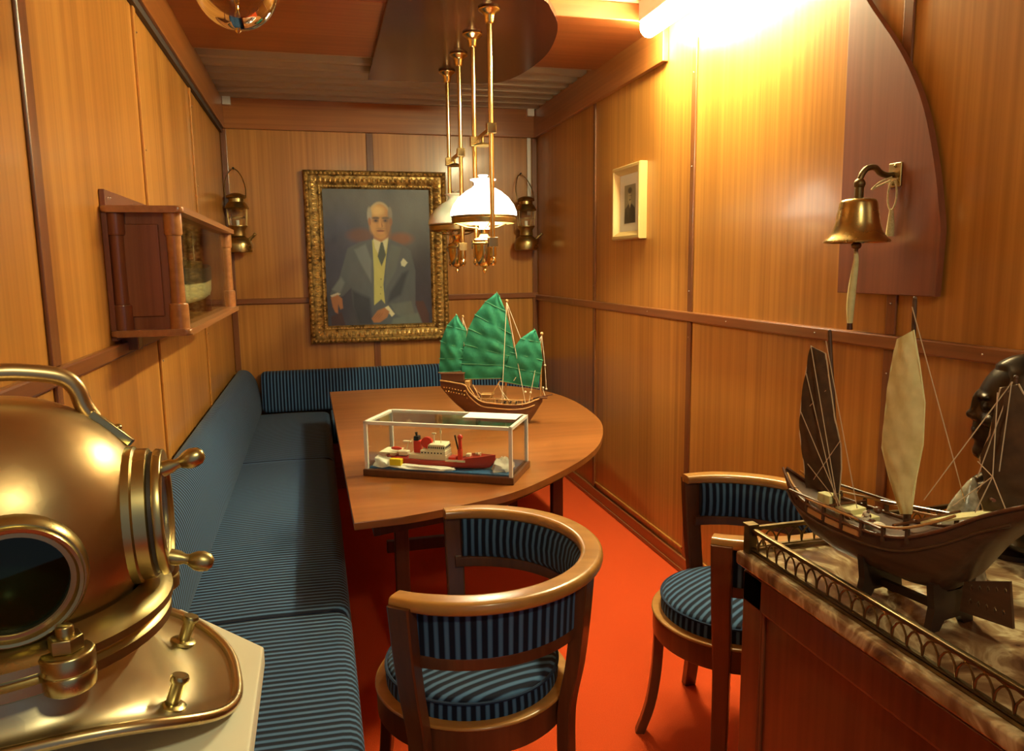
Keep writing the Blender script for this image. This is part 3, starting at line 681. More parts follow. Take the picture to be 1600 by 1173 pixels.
# ------------------------------------------------------------------ oil portrait in its gilt frame
px0, px1, pz0, pz1 = -0.052, 0.998, 0.990, 2.262
t = thing('portrait_painting', 'oil portrait of a seated man in a grey suit, in ornate gold frame', 'painting', (0, 0, 0))
fw = 0.132; yb = YB - 0.0215
fr = MB()
cor = [(px0, pz0), (px1, pz0), (px1, pz1), (px0, pz1)]
prof = [(0.0, 0.0), (0.0, 0.035), (0.008, 0.052), (0.022, 0.058), (0.034, 0.050), (0.040, 0.040), (0.060, 0.042), (0.085, 0.034), (0.098, 0.024), (0.105, 0.030), (0.118, 0.030), (0.130, 0.018), (0.132, 0.0)]
rings = []
for d, hgt in prof:
    rings.append([(px0 + d, yb - hgt, pz0 + d), (px1 - d, yb - hgt, pz0 + d), (px1 - d, yb - hgt, pz1 - d), (px0 + d, yb - hgt, pz1 - d)])
fr.loft(rings, True, False)
bd = fr; n_base = len(fr.bm.faces)
def beads(d, hgt, r, step, sc=(1, 1, 1)):
    c4 = [(px0 + d, pz0 + d), (px1 - d, pz0 + d), (px1 - d, pz1 - d), (px0 + d, pz1 - d)]
    for i in range(4):
        a, b = Vector((*c4[i], 0)), Vector((*c4[(i + 1) % 4], 0)); n_ = max(2, int((b - a).length / step)); horiz = i % 2 == 0
        for k in range(n_):
            p = a + (b - a) * ((k + 0.5) / n_); q = sc if horiz else (sc[2], sc[1], sc[0])
            m = Matrix.Translation((p.x, yb - hgt, p.y)) @ Matrix.Diagonal((r * q[0], r * q[1], r * q[2], 1))
            bmesh.ops.create_icosphere(bd.bm, subdivisions=1, radius=1.0, matrix=m)
beads(0.022, 0.055, 0.011, 0.030, (1.0, 1, 1.0)); beads(0.068, 0.040, 0.012, 0.034, (0.95, 1.0, 1.9)); beads(0.112, 0.029, 0.0075, 0.021)
for i_, f_ in enumerate(fr.bm.faces): f_.material_index = 0 if i_ < n_base else 1
fo = build('frame', fr, M['goldshade'], t, True, None, None, 20); fo.data.materials.append(M['gold'])
img, X, Y = canvas(132, 168, lin(66, 70, 72))
put(img, ell(X, Y, 0.2, 0.1, 0.6, 0.3, 1.0) * 0.6, lin(86, 88, 84)); put(img, ell(X, Y, 0.15, 0.4, 0.28, 0.25, 0.9) * 0.7, lin(48, 54, 82))
put(img, ell(X, Y, 0.88, 0.25, 0.14, 0.25, 0.7) * 0.5, lin(88, 92, 90)); put(img, ell(X, Y, 0.95, 0.75, 0.2, 0.4, 0.8) * 0.8, lin(38, 34, 52)); put(img, ell(X, Y, 0.1, 0.75, 0.2, 0.3, 0.8) * 0.7, lin(40, 40, 60))
bl = blot(X, Y, 3); img *= (1 + 0.13 * bl)[..., None]
put(img, ell(X, Y, 0.34, 0.335, 0.12, 0.05, 0.7) * 0.8, lin(98, 62, 48)); put(img, ell(X, Y, 0.72, 0.36, 0.11, 0.045, 0.7) * 0.8, lin(120, 70, 42))
put(img, poly(X, Y, [(0.03, 0.93), (0.13, 0.90), (0.16, 1.0), (0.03, 1.0)]), lin(60, 40, 44)); put(img, poly(X, Y, [(0.84, 0.83), (0.92, 0.83), (0.97, 0.93), (0.97, 1.0), (0.88, 1.0)]), lin(66, 40, 40))
suit = lin(72, 80, 84); suitd = lin(42, 48, 58); suitl = lin(98, 106, 104)
body = [(0.46, 0.36), (0.32, 0.385), (0.21, 0.43), (0.17, 0.53), (0.12, 0.65), (0.03, 0.76), (0.07, 0.80), (0.15, 0.78), (0.23, 0.72), (0.24, 0.86), (0.30, 1.0), (0.90, 1.0), (0.84, 0.86), (0.85, 0.60), (0.81, 0.45), (0.72, 0.40), (0.60, 0.36)]
put(img, poly(X, Y, body, 0.012), suit)
put(img, poly(X, Y, [(0.24, 0.74), (0.40, 0.80), (0.42, 1.0), (0.29, 1.0), (0.24, 0.86)], 0.03), suitd)
put(img, poly(X, Y, [(0.72, 0.62), (0.78, 0.60), (0.70, 0.78), (0.57, 0.84), (0.60, 0.76)], 0.03), suitd)
put(img, poly(X, Y, [(0.27, 0.44), (0.38, 0.40), (0.43, 0.52), (0.42, 0.68), (0.34, 0.56)], 0.02), suitl)
put(img, poly(X, Y, [(0.62, 0.40), (0.72, 0.43), (0.66, 0.60), (0.55, 0.74), (0.57, 0.55)], 0.02), lin(82, 90, 88))
put(img, poly(X, Y, [(0.05, 0.73), (0.14, 0.64), (0.17, 0.68), (0.12, 0.77)], 0.02), suitl)
put(img, poly(X, Y, [(0.60, 0.85), (0.80, 0.83), (0.83, 0.93), (0.74, 0.98), (0.64, 0.92)], 0.02), lin(90, 98, 92))
put(img, poly(X, Y, [(0.62, 0.96), (0.86, 0.92), (0.90, 1.0), (0.60, 1.0)], 0.02), lin(96, 106, 96))
put(img, poly(X, Y, [(0.445, 0.37), (0.60, 0.355), (0.57, 0.50), (0.535, 0.70), (0.545, 0.845), (0.51, 0.81), (0.44, 0.855), (0.45, 0.60)], 0.008), lin(176, 172, 92))
put(img, poly(X, Y, [(0.455, 0.36), (0.60, 0.345), (0.58, 0.42), (0.53, 0.52), (0.47, 0.43)], 0.008), lin(196, 194, 146))
put(img, poly(X, Y, [(0.525, 0.385), (0.545, 0.385), (0.57, 0.48), (0.525, 0.565), (0.49, 0.49)], 0.008), lin(62, 72, 62))
put(img, ell(X, Y, 0.51, 0.72, 0.006, 0.005, 0.5), lin(120, 116, 66)); put(img, ell(X, Y, 0.505, 0.77, 0.006, 0.005, 0.5), lin(120, 116, 66)); put(img, ell(X, Y, 0.515, 0.66, 0.006, 0.005, 0.5), lin(120, 116, 66))
skin = lin(176, 128, 66)
put(img, poly(X, Y, [(0.45, 0.28), (0.60, 0.28), (0.60, 0.35), (0.53, 0.385), (0.46, 0.36)], 0.012), lin(150, 100, 60))
put(img, ell(X, Y, 0.525, 0.195, 0.103, 0.105, 0.12), lin(170, 150, 104)); put(img, ell(X, Y, 0.527, 0.235, 0.098, 0.128, 0.10), skin)
put(img, ell(X, Y, 0.50, 0.155, 0.06, 0.035, 0.8), lin(206, 170, 98)); put(img, ell(X, Y, 0.428, 0.185, 0.022, 0.055, 0.5), lin(150, 142, 120)); put(img, ell(X, Y, 0.622, 0.185, 0.022, 0.055, 0.5), lin(128, 120, 100)); put(img, ell(X, Y, 0.60, 0.27, 0.03, 0.08, 0.8) * 0.7, lin(128, 84, 48))
put(img, ell(X, Y, 0.455, 0.27, 0.03, 0.05, 0.9) * 0.6, lin(196, 142, 78)); put(img, ell(X, Y, 0.427, 0.235, 0.014, 0.03, 0.4), lin(150, 96, 58)); put(img, ell(X, Y, 0.628, 0.235, 0.014, 0.03, 0.4), lin(134, 86, 52))
for ex in (0.487, 0.577):
    put(img, ell(X, Y, ex, 0.226, 0.036, 0.020, 0.7) * 0.55, lin(112, 74, 44)); put(img, ell(X, Y, ex, 0.208, 0.036, 0.009, 0.6), lin(88, 66, 44)); put(img, ell(X, Y, ex, 0.228, 0.020, 0.009, 0.5), lin(90, 62, 42)); put(img, ell(X, Y, ex, 0.228, 0.008, 0.006, 0.5), lin(36, 26, 24))
put(img, poly(X, Y, [(0.522, 0.21), (0.536, 0.21), (0.548, 0.268), (0.53, 0.278), (0.51, 0.27)], 0.012), lin(190, 136, 72)); put(img, poly(X, Y, [(0.535, 0.22), (0.55, 0.27), (0.54, 0.278)], 0.010), lin(112, 68, 42))
put(img, ell(X, Y, 0.528, 0.302, 0.038, 0.007, 0.6), lin(112, 58, 44)); put(img, ell(X, Y, 0.528, 0.318, 0.03, 0.010, 0.8) * 0.6, lin(192, 134, 78)); put(img, ell(X, Y, 0.528, 0.285, 0.04, 0.006, 0.8) * 0.5, lin(136, 100, 66))
put(img, poly(X, Y, [(0.71, 0.535), (0.735, 0.505), (0.755, 0.52), (0.775, 0.54), (0.745, 0.57), (0.715, 0.56)], 0.008), lin(196, 194, 156))
put(img, poly(X, Y, [(0.03, 0.775), (0.10, 0.755), (0.125, 0.765), (0.06, 0.80)], 0.008), lin(186, 180, 150))
hand = lin(158, 104, 62)
put(img, poly(X, Y, [(0.035, 0.79), (0.10, 0.77), (0.14, 0.80), (0.145, 0.87), (0.12, 0.88), (0.10, 0.84), (0.095, 0.91), (0.07, 0.90), (0.05, 0.86)], 0.010), hand)
put(img, poly(X, Y, [(0.54, 0.875), (0.575, 0.86), (0.635, 0.925), (0.605, 0.945)], 0.008), lin(206, 200, 152))
put(img, poly(X, Y, [(0.47, 0.895), (0.54, 0.875), (0.585, 0.905), (0.56, 0.95), (0.49, 0.985), (0.43, 0.985), (0.41, 0.955)], 0.010), hand)
for k in range(3): put(img, poly(X, Y, [(0.425 + 0.025 * k, 0.955), (0.43 + 0.025 * k, 0.95), (0.475 + 0.022 * k, 0.915), (0.47 + 0.022 * k, 0.925)], 0.008) * 0.6, lin(104, 62, 40))
img *= (1 + 0.05 * blot(X, Y, 9, 14))[..., None]
d = 0.131
img = img ** 0.96 * np.array([1.12, 1.22, 1.50])
picture_mesh('canvas', img, (px0 + d, yb - 0.016, pz1 - d), (px1 - px0 - 2 * d, 0, 0), (0, 0, -(pz1 - pz0 - 2 * d)), M['paint'], t)
build('backing_board', MB().box((px0 + 0.01, yb - 0.012, pz0 + 0.01), (px1 - 0.01, yb, pz1 - 0.01)), M['shadowwood'], t, False)

# ------------------------------------------------------------------ framed photograph on the right wall
y0, y1, z0, z1 = 3.768, 4.150, 1.690, 2.096
t = thing('framed_photograph', 'small framed black and white photograph of a man on the right wall', 'photograph', (0, 0, 0))
xb = XR - 0.001
fr = MB(); prof = [(0.0, 0.0), (0.0, 0.040), (0.006, 0.046), (0.020, 0.046), (0.026, 0.040), (0.036, 0.030), (0.046, 0.016), (0.048, 0.0)]
fr.loft([[(xb - h_, y0 + d_, z0 + d_), (xb - h_, y1 - d_, z0 + d_), (xb - h_, y1 - d_, z1 - d_), (xb - h_, y0 + d_, z1 - d_)] for d_, h_ in prof], True, False)
build('frame', fr, M['goldwood'], t, True, None, None, 20)
build('mat_board', MB().box((xb - 0.014, y0 + 0.03, z0 + 0.03), (xb - 0.004, y1 - 0.03, z1 - 0.03)), mat('buff_mat_board', (0.62, 0.55, 0.38), 0.8), t, False)
img, X, Y = canvas(52, 68, lin(120, 112, 84))
put(img, ell(X, Y, 0.5, 0.2, 0.8, 0.5, 1.0) * 0.5, lin(142, 132, 100)); put(img, poly(X, Y, [(0.36, 0.50), (0.66, 0.50), (0.95, 0.62), (1.0, 1.0), (0.0, 1.0), (0.06, 0.62)], 0.03), lin(50, 46, 36))
put(img, ell(X, Y, 0.5, 0.30, 0.19, 0.20, 0.15), lin(160, 148, 112)); put(img, ell(X, Y, 0.5, 0.15, 0.18, 0.08, 0.4), lin(56, 50, 40)); put(img, ell(X, Y, 0.64, 0.3, 0.06, 0.15, 0.8) * 0.7, lin(96, 88, 66))
put(img, ell(X, Y, 0.43, 0.285, 0.035, 0.014, 0.6), lin(40, 36, 30)); put(img, ell(X, Y, 0.57, 0.285, 0.035, 0.014, 0.6), lin(40, 36, 30)); put(img, ell(X, Y, 0.5, 0.39, 0.075, 0.02, 0.6), lin(62, 54, 42)); put(img, ell(X, Y, 0.5, 0.335, 0.025, 0.05, 0.8) * 0.5, lin(110, 100, 76))
put(img, poly(X, Y, [(0.42, 0.49), (0.58, 0.49), (0.5, 0.62)], 0.02), lin(170, 160, 124)); put(img, poly(X, Y, [(0.5, 0.52), (0.2, 0.62), (0.4, 0.95)], 0.05) * 0.4, lin(90, 84, 64))
picture_mesh('photo', img, (xb - 0.0155, y1 - 0.115, z1 - 0.105), (0, -(y1 - y0 - 0.23), 0), (0, 0, -(z1 - z0 - 0.195)), M['photo'], t)
build('hanging_wire', MB().tube([(xb - 0.006, 3.90, z1 - 0.01), (xb - 0.003, 3.96, z1 + 0.028), (xb - 0.006, 4.02, z1 - 0.01)], 0.0012, 5), M['chrome'], t)

# ------------------------------------------------------------------ storm lanterns on the back wall
def lantern(x, label, sc, turn_):
    t = thing('storm_lantern', label, 'lantern', (x, YB - 0.125, 1.672), turn_, 'brass storm lanterns')
    z = lambda v: v * sc
    build('tank', MB().lathe([(0, 0), (0.088, 0), (0.092, 0.008), (0.094, 0.05), (0.085, 0.085), (0.055, 0.105), (0.048, 0.112), (0.0, 0.112)], 32), M['oldbrass'], t)
    build('filler_spout', MB().tube([(0.072, -0.02, 0.085), (0.108, -0.035, 0.118)], [0.013, 0.009], 12).ball((0.112, -0.037, 0.122), 0.012, 10), M['oldbrass'], t)
    build('burner', MB().lathe([(0.0, 0.112), (0.050, 0.112), (0.052, 0.120), (0.048, 0.150), (0.062, 0.175), (0.068, 0.180), (0.068, 0.186), (0.0, 0.186)], 28), M['oldbrass'], t)
    build('chimney_glass', MB().lathe([(0.045, 0.187), (0.056, 0.22), (0.058, 0.25), (0.052, 0.29), (0.046, 0.302)], 28), M['glass'], t)
    build('wick', MB().lathe([(0, 0.187), (0.012, 0.187), (0.012, 0.225), (0, 0.225)], 12), M['paper'], t)
    build('hood', MB().lathe([(0.0, 0.302), (0.078, 0.302), (0.084, 0.306), (0.076, 0.322), (0.060, 0.345), (0.052, 0.350), (0.052, 0.372), (0.068, 0.378), (0.062, 0.395), (0.034, 0.408), (0.020, 0.412), (0.0, 0.413)], 32), M['oldbrass'], t)
    g = MB()
    for a in (R(25), R(155), R(205), R(335)): g.cyl((0.064 * math.cos(a), 0.064 * math.sin(a), 0.18), (0.072 * math.cos(a), 0.072 * math.sin(a), 0.305), 0.003, None, 8)
    g.tube(arc(0.063, 0, 2 * PI, 30, 0.243)[:-1], 0.002, 6, False, True)
    build('guard_wires', g, M['oldbrass'], t)
    h = smoothpts([(-0.066, 0, 0.382), (-0.075, 0.02, 0.46), (-0.055, 0.06, 0.545), (-0.015, 0.105, 0.59), (0.03, 0.08, 0.55), (0.062, 0.03, 0.46), (0.066, 0, 0.382)], 6)
    build('bail_handle', MB().tube(h, 0.0035, 8), M['oldbrass'], t)
    nl = build('nail', MB().cyl((-0.015, 0.085, 0.594), (-0.015, 0.126, 0.590), 0.004, None, 8).ball((-0.015, 0.083, 0.594), 0.007, 8), M['black'], t)
lantern(-0.512, 'brass storm lantern hanging left of the oil portrait', 1, 0)
lantern(1.612, 'darker brass storm lantern hanging right of the oil portrait', 1, 0)

# ------------------------------------------------------------------ mahogany plaque and the bell
pl = [(2.178, 1.448), (1.762, 1.448)] + [(p.x, p.y) for p in smoothpts([(1.757, 1.634, 0), (1.795, 1.814, 0), (1.857, 2.0, 0), (1.956, 2.167, 0), (2.10, 2.345, 0), (2.188, 2.47, 0)], 6)]
m = Matrix(((0, 0, -1, XR - 0.001), (1, 0, 0, 0), (0, 1, 0, 0), (0, 0, 0, 1)))
t = build('wall_plaque', MB().prism(pl, 0.010, 0.032, m, 0.003), M['plaque'], None, True, None, None, 30)
tag(t, 'dark mahogany curved half-arch board on the right wall behind the bell', 'board')
xp = XR - 0.033
t = thing('ship_bell', 'brass ship bell with white rope, hanging from a bracket on the curved board', 'bell', (1.575, 1.935, 0))
build('bell_body', MB().lathe([(0.0, 1.735), (0.036, 1.735), (0.048, 1.731), (0.053, 1.722), (0.056, 1.70), (0.062, 1.665), (0.070, 1.640), (0.082, 1.622), (0.092, 1.614), (0.094, 1.608), (0.088, 1.606), (0.074, 1.622), (0.062, 1.645), (0.050, 1.70), (0.044, 1.722), (0.0, 1.725)], 48), M['bellbrass'], t)
hk = smoothpts([(0, 0, 1.735), (0, 0, 1.775), (0.004, 0.0, 1.800), (0.022, 0.0, 1.822), (0.05, 0.0, 1.826), (0.075, 0.005, 1.812), (0.10, 0.008, 1.806), (xp - 1.575 - 0.004, 0.010, 1.808)], 6)
build('hanger', MB().tube(hk, [0.013 if i < 8 else 0.009 for i in range(len(hk))], 12).ball((0, 0, 1.778), 0.017, 12), M['gallery'], t)
build('wall_bracket', MB().box((xp - 1.575 - 0.008, -0.022, 1.770), (xp - 1.575, 0.028, 1.842), 0.003).ball((xp - 1.575 - 0.009, 0.0, 1.832), 0.005, 8).ball((xp - 1.575 - 0.009, 0.005, 1.78), 0.005, 8), M['oldbrass'], t)
build('clapper', MB().cyl((0, 0, 1.72), (0, 0, 1.61), 0.004, None, 8).ball((0, 0, 1.598), 0.015, 12, (1, 1, 0.8)).cyl((0, 0, 1.59), (0, 0, 1.575), 0.006, None, 8), M['gallery'], t)
rp = smoothpts([(0, 0, 1.580), (0.002, 0.0, 1.55), (-0.002, 0.004, 1.48), (-0.004, 0.006, 1.42), (-0.003, 0.006, 1.365)], 5)
rr_ = build('bell_rope', MB().tube(rp, [0.009 - 0.003 * math.cos(i * 0.25) for i in range(len(rp))], 10), M['cream'], t)
build('rope_end', MB().tube([(-0.003, 0.006, 1.368), (-0.003, 0.006, 1.345)], [0.008, 0.009], 10), M['chair'], rr_)
# loop of cord tied to the bracket, with a small brass tongue below
cd = MB(); lx = xp - 1.575 - 0.018
cd.tube([(lx, -0.005 + 0.018 * math.cos(a), 1.745 + 0.042 * math.sin(a)) for a in [2 * PI * k / 20 for k in range(20)]], 0.0028, 6, False, True)
cd.tube(smoothpts([(lx, 0.005, 1.79), (lx - 0.03, 0.02, 1.775), (lx - 0.045, 0.03, 1.765), (lx - 0.03, 0.015, 1.785), (lx, 0.0, 1.80)], 5), 0.0028, 6)
cord = build('cord', cd, M['rope'], t)
build('tassel', MB().tube([(lx, -0.006, 1.704), (lx + 0.002, -0.004, 1.655), (lx + 0.002, -0.002, 1.625)], [0.006, 0.011, 0.012], 10), M['rope'], cord)

# ------------------------------------------------------------------ glazed cabinet on the left wall
t = thing('glazed_cabinet', 'glass-fronted wooden wall cabinet with turned corner columns on the left wall', 'cabinet', (0, 0, 0))
y0, y1, xw, xf = 2.49, 3.93, XL + 0.001, -0.398
build('backboard', MB().box((xw, y0 - 0.01, 1.34), (xw + 0.016, y1 + 0.01, 1.790), 0.002), M['case'], t)
lip = rounded([(xw, y0 - 0.028), (xf + 0.024, y0 - 0.028), (xf + 0.024, y1 + 0.028), (xw, y1 + 0.028)], 0.02, 4)
build('top_board', MB().prism(lip, 1.722, 1.742, None, 0.006), M['caselight'], t)
build('bottom_board', MB().prism(lip, 1.352, 1.372, None, 0.006), M['caselight'], t)
for ye, sg in ((y0, 1), (y1, -1)):
    e = MB(); ya, yb2 = sorted((ye + 0.012 * sg, ye + 0.028 * sg)); yf = ye + 0.006 * sg
    e.box((xw + 0.02, ya, 1.372), (xf - 0.01, yb2, 1.722))
    lo_, hi_ = sorted((yf, ye + 0.014 * sg))
    e.box((xw + 0.05, lo_, 1.41), (xf - 0.055, hi_, 1.69), 0.006)
    ep = build('end_panel', e, M['case'], t)
    cp = [(0.0, 0.35), (0.0265, 0.35), (0.0265, 0.290), (0.0245, 0.284), (0.0215, 0.283), (0.0205, 0.18), (0.0215, 0.078), (0.026, 0.077), (0.0285, 0.072), (0.0285, 0.0), (0.0, 0.0)]
    for xc in (xw + 0.034, xf - 0.014):
        build('column', MB().lathe(cp, 20, Matrix.Translation((xc, ye + 0.012 * sg, 1.372))), M['case'] if xc < -0.5 else M['caselight'], t)
build('front_glass', MB().box((xf - 0.016, y0 + 0.03, 1.372), (xf - 0.012, y1 - 0.03, 1.722)), M['caseglass'], t, False)
build('wall_bracket', MB().box((xw, y0 + 0.10, 1.30), (xw + 0.05, y0 + 0.16, 1.352), 0.004).box((xw, y1 - 0.16, 1.30), (xw + 0.05, y1 - 0.10, 1.352), 0.004), M['case'], t)
build('screw', MB().ball((xw + 0.017, y0 + 0.045, 1.768), 0.004, 8), M['chrome'], t)
# the ship model inside, stern towards the near end
t = thing('ship_model', 'ship model with cream lower hull inside the glazed wall cabinet', 'ship model', (-0.495, 0, 1.372))
def hullrings(st, top, wid, bot, n=9):
    """stations along y: (y, half width, z top, z bottom)"""
    out = []
    for (y, hw, zt, zb) in st:
        ring = []
        for k in range(n):
            a = PI * k / (n - 1) - PI / 2
            sx = math.sin(a); cz = math.cos(a)
            ring.append((hw * (abs(sx) ** 0.75) * (1 if sx >= 0 else -1), y, zt + (zb - zt) * cz ** 0.55 if cz > 1e-6 else zt))
        out.append(ring)
    return out
st = [(2.56, 0.012, 0.150, 0.125), (2.60, 0.045, 0.150, 0.085), (2.68, 0.058, 0.145, 0.060), (2.9, 0.062, 0.14, 0.05), (3.3, 0.062, 0.14, 0.05), (3.6, 0.045, 0.148, 0.05), (3.8, 0.008, 0.160, 0.06)]
build('lower_hull', MB().loft(hullrings(st, 0, 0, 0)), M['creamhull'], t)
st2 = [(y, hw + 0.0015, zt + 0.045, zt - 0.012) for y, hw, zt, zb in st]
st2 = [[(-hw, y, zb), (-hw * 1.02, y, zt), (hw * 1.02, y, zt), (hw, y, zb)] for y, hw, zt, zb in st2]
build('upper_hull', MB().loft(st2), M['grayhull'], t)
mb = MB()
for (ya, yb_, w_, za, zb_) in ((2.64, 2.95, 0.048, 0.19, 0.225), (2.68, 2.90, 0.042, 0.225, 0.258), (2.72, 2.86, 0.036, 0.258, 0.285), (3.1, 3.4, 0.04, 0.185, 0.215)): mb.box((-w_, ya, za), (w_, yb_, zb_), 0.003)
build('superstructure', mb, M['oldbrass'], t)
mb = MB().cyl((0, 2.80, 0.285), (0, 2.80, 0.335), 0.016, None, 14).cyl((0, 2.69, 0.19), (0, 2.69, 0.33), 0.003, None, 8).cyl((0, 3.45, 0.18), (0, 3.45, 0.335), 0.003, None, 8)
for k in range(6): mb.cyl((0, 2.69, 0.32), (0.045 * (1 if k % 2 else -1), 2.62 + 0.05 * k, 0.195), 0.001, None, 5)
build('masts', mb, M['thread'], t)
build('propeller', MB().box((-0.004, 2.600, 0.01), (0.004, 2.640, 0.075), 0.003).ball((0.0, 2.645, 0.045), 0.03, 14, (1, 0.12, 0.5)).ball((0.0, 2.645, 0.045), 0.03, 14, (0.4, 0.12, 1)), M['creamhull'], t)
build('cradle', MB().box((-0.05, 2.78, 0), (0.05, 2.80, 0.07), 0.002).box((-0.05, 3.5, 0), (0.05, 3.52, 0.07), 0.002), M['case'], t)
# ------------------------------------------------------------------ glass case with the red ship, on the table
CASE_A = R(-29.5); CX, CY = 0.472, 2.842
t = thing('display_case', 'white-framed glass case on dark base, on the table front', 'display case', (CX, CY, TZ), CASE_A)
hx, hy, hh = 0.297, 0.127, 0.216
build('base', MB().box((-hx - 0.006, -hy - 0.006, 0.0), (hx + 0.006, hy + 0.006, 0.026), 0.003), M['chair'], t)
f = MB(); w = 0.013
for sx in (-1, 1):
    for sy in (-1, 1):
        x, y = sx * (hx - w / 2), sy * (hy - w / 2); f.box((x - w / 2, y - w / 2, 0.026), (x + w / 2, y + w / 2, hh), 0.001)
for sy in (-1, 1):
    y = sy * (hy - w / 2); f.box((-hx, y - w / 2, hh - w), (hx, y + w / 2, hh), 0.001)
for sx in (-1, 1):
    x = sx * (hx - w / 2); f.box((x - w / 2, -hy, hh - w), (x + w / 2, hy, hh), 0.001)
build('frame', f, M['whitemetal'], t, False)
for lo, hi in (((-hx + w, -hy + 0.005, 0.026), (hx - w, -hy + 0.007, hh - w)), ((-hx + w, hy - 0.007, 0.026), (hx - w, hy - 0.005, hh - w)),
               ((-hx + 0.005, -hy + w, 0.026), (-hx + 0.007, hy - w, hh - w)), ((hx - 0.007, -hy + w, 0.026), (hx - 0.005, hy - w, hh - w)),
               ((-hx + w, -hy + w, hh - 0.006), (hx - w, hy - w, hh - 0.004))):
    build('glass_pane', MB().box(lo, hi), M['glass'], t, False)
build('model_sea', MB().box((-hx + 0.014, -hy + 0.014, 0.026), (hx - 0.014, hy - 0.014, 0.032)), M['seablue'], t, False)
tag(build('paper_card', MB().box((0.06, 0.012, hh + 0.0002), (0.275, 0.118, hh + 0.0016)), M['paper'], None, False), 'blank white card lying on top of the glass case', 'card')
o = bpy.data.objects['paper_card']; o.location = (CX, CY, TZ); o.rotation_euler = (0, 0, CASE_A)
# red ice ship
SYO = -0.040
cs, sn = math.cos(CASE_A), math.sin(CASE_A)
t = thing('ship_model', 'red icebreaker model with cream deckhouse inside the glass case', 'ship model', (CX - SYO * sn, CY + SYO * cs, TZ + 0.032), CASE_A)
def xhull(st, n=11, pw=0.6):
    out = []
    for (x, hw, zt, zb) in st:
        ring = []
        for k in range(n):
            a = PI * k / (n - 1) - PI / 2; sy = math.sin(a); cz = max(0.0, math.cos(a))
            ring.append((x, hw * abs(sy) ** 0.7 * (1 if sy >= 0 else -1), zt + (zb - zt) * cz ** pw))
        out.append(ring)
    return out
st = [(-0.238, 0.020, 0.036, 0.018), (-0.22, 0.036, 0.036, 0.006), (-0.18, 0.043, 0.034, 0.0), (-0.06, 0.046, 0.030, 0.0), (0.05, 0.046, 0.030, 0.0), (0.085, 0.044, 0.033, 0.0), (0.10, 0.042, 0.046, 0.0), (0.15, 0.028, 0.050, 0.0), (0.185, 0.012, 0.053, 0.004), (0.208, 0.002, 0.055, 0.030)]
build('hull', MB().loft(xhull(st)), M['redhull'], t)
mb = MB().box((-0.135, -0.034, 0.030), (0.020, 0.034, 0.050), 0.002).box((-0.085, -0.036, 0.050), (0.018, 0.036, 0.068), 0.002).box((-0.055, -0.032, 0.068), (0.016, 0.032, 0.088), 0.002).box((-0.050, -0.036, 0.088), (0.012, 0.036, 0.0915), 0.001).box((-0.185, -0.015, 0.036), (-0.150, 0.020, 0.052), 0.002)
dh = build('deckhouse', mb, M['shipwhite'], t)
mb = MB()
for k in range(8): mb.box((-0.052 + 0.0085 * k, -0.0326, 0.075), (-0.047 + 0.0085 * k, -0.0318, 0.083)); mb.box((0.0158, -0.029 + 0.0078 * k, 0.075), (0.0166, -0.0245 + 0.0078 * k, 0.083))
for k in range(7): mb.box((-0.080 + 0.013 * k, -0.0366, 0.056), (-0.074 + 0.013 * k, -0.0358, 0.061))
build('windows', mb, M['black'], dh, False)
build('deckhouse_masts', MB().cyl((-0.040, 0, 0.09), (-0.040, 0, 0.128), 0.0025, None, 8).box((-0.048, -0.004, 0.126), (-0.032, 0.004, 0.130)).cyl((-0.012, 0, 0.09), (-0.012, 0, 0.170), 0.0018, None, 8).box((-0.015, -0.003, 0.128), (-0.009, 0.003, 0.140)), M['shipwhite'], dh)
build('aft_deck', MB().box((-0.255, -0.042, 0.050), (-0.185, 0.042, 0.054), 0.001).box((-0.22, -0.02, 0.034), (-0.20, 0.02, 0.050)), M['shipwhite'], t)
build('lifeboat', MB().ball((-0.19, -0.02, 0.066), 0.012, 10, (2.0, 0.7, 0.6)), M['redbright'], t)
fn = build('funnel', MB().box((-0.122, -0.014, 0.050), (-0.092, 0.014, 0.098), 0.004), M['redbright'], t)
build('funnel_top', MB().box((-0.121, -0.013, 0.098), (-0.100, 0.013, 0.116), 0.003).cyl((-0.112, 0, 0.116), (-0.114, 0, 0.130), 0.004, 0.006, 8), M['black'], fn)
build('radar_drum', MB().lathe([(0.0, -0.008), (0.022, -0.008), (0.022, 0.008), (0.0, 0.008)], 20, Matrix.Translation((-0.068, -0.004, 0.092)) @ Matrix.Rotation(PI / 2, 4, 'X')), M['redbright'], t)
cr = build('crane', MB().box((0.058, -0.009, 0.030), (0.074, 0.009, 0.070), 0.002).box((0.061, -0.006, 0.070), (0.073, 0.006, 0.112), 0.002).ball((0.067, 0, 0.118), 0.011, 10), M['redbright'], t)
build('jib', MB().cyl((0.064, -0.004, 0.045), (0.046, -0.004, 0.125), 0.0022, None, 8).cyl((0.046, 0.004, 0.125), (0.060, 0.004, 0.06), 0.0014, None, 6), M['black'], cr)
build('foredeck_gear', MB().box((0.095, -0.02, 0.046), (0.112, 0.004, 0.058), 0.002).ball((0.14, 0, 0.056), 0.006, 8).ball((0.128, 0.008, 0.055), 0.005, 8).cyl((0.150, -0.006, 0.05), (0.150, -0.006, 0.064), 0.003, None, 8).box((0.02, -0.045, 0.030), (0.10, -0.043, 0.038)), M['shipwhite'], t)
build('hatch', MB().box((0.024, -0.022, 0.030), (0.052, 0.022, 0.042), 0.002), M['redbright'], t)
build('aft_crane', MB().tube([(-0.165, 0.01, 0.036), (-0.152, 0.008, 0.085), (-0.135, 0.006, 0.100), (-0.128, 0.004, 0.07)], 0.002, 6).box((-0.172, 0.0, 0.086), (-0.140, 0.014, 0.092), 0.001), M['shipwhite'], t)
def local(x, y, z): return (CX + x * cs - y * sn, CY + x * sn + y * cs, TZ + z)
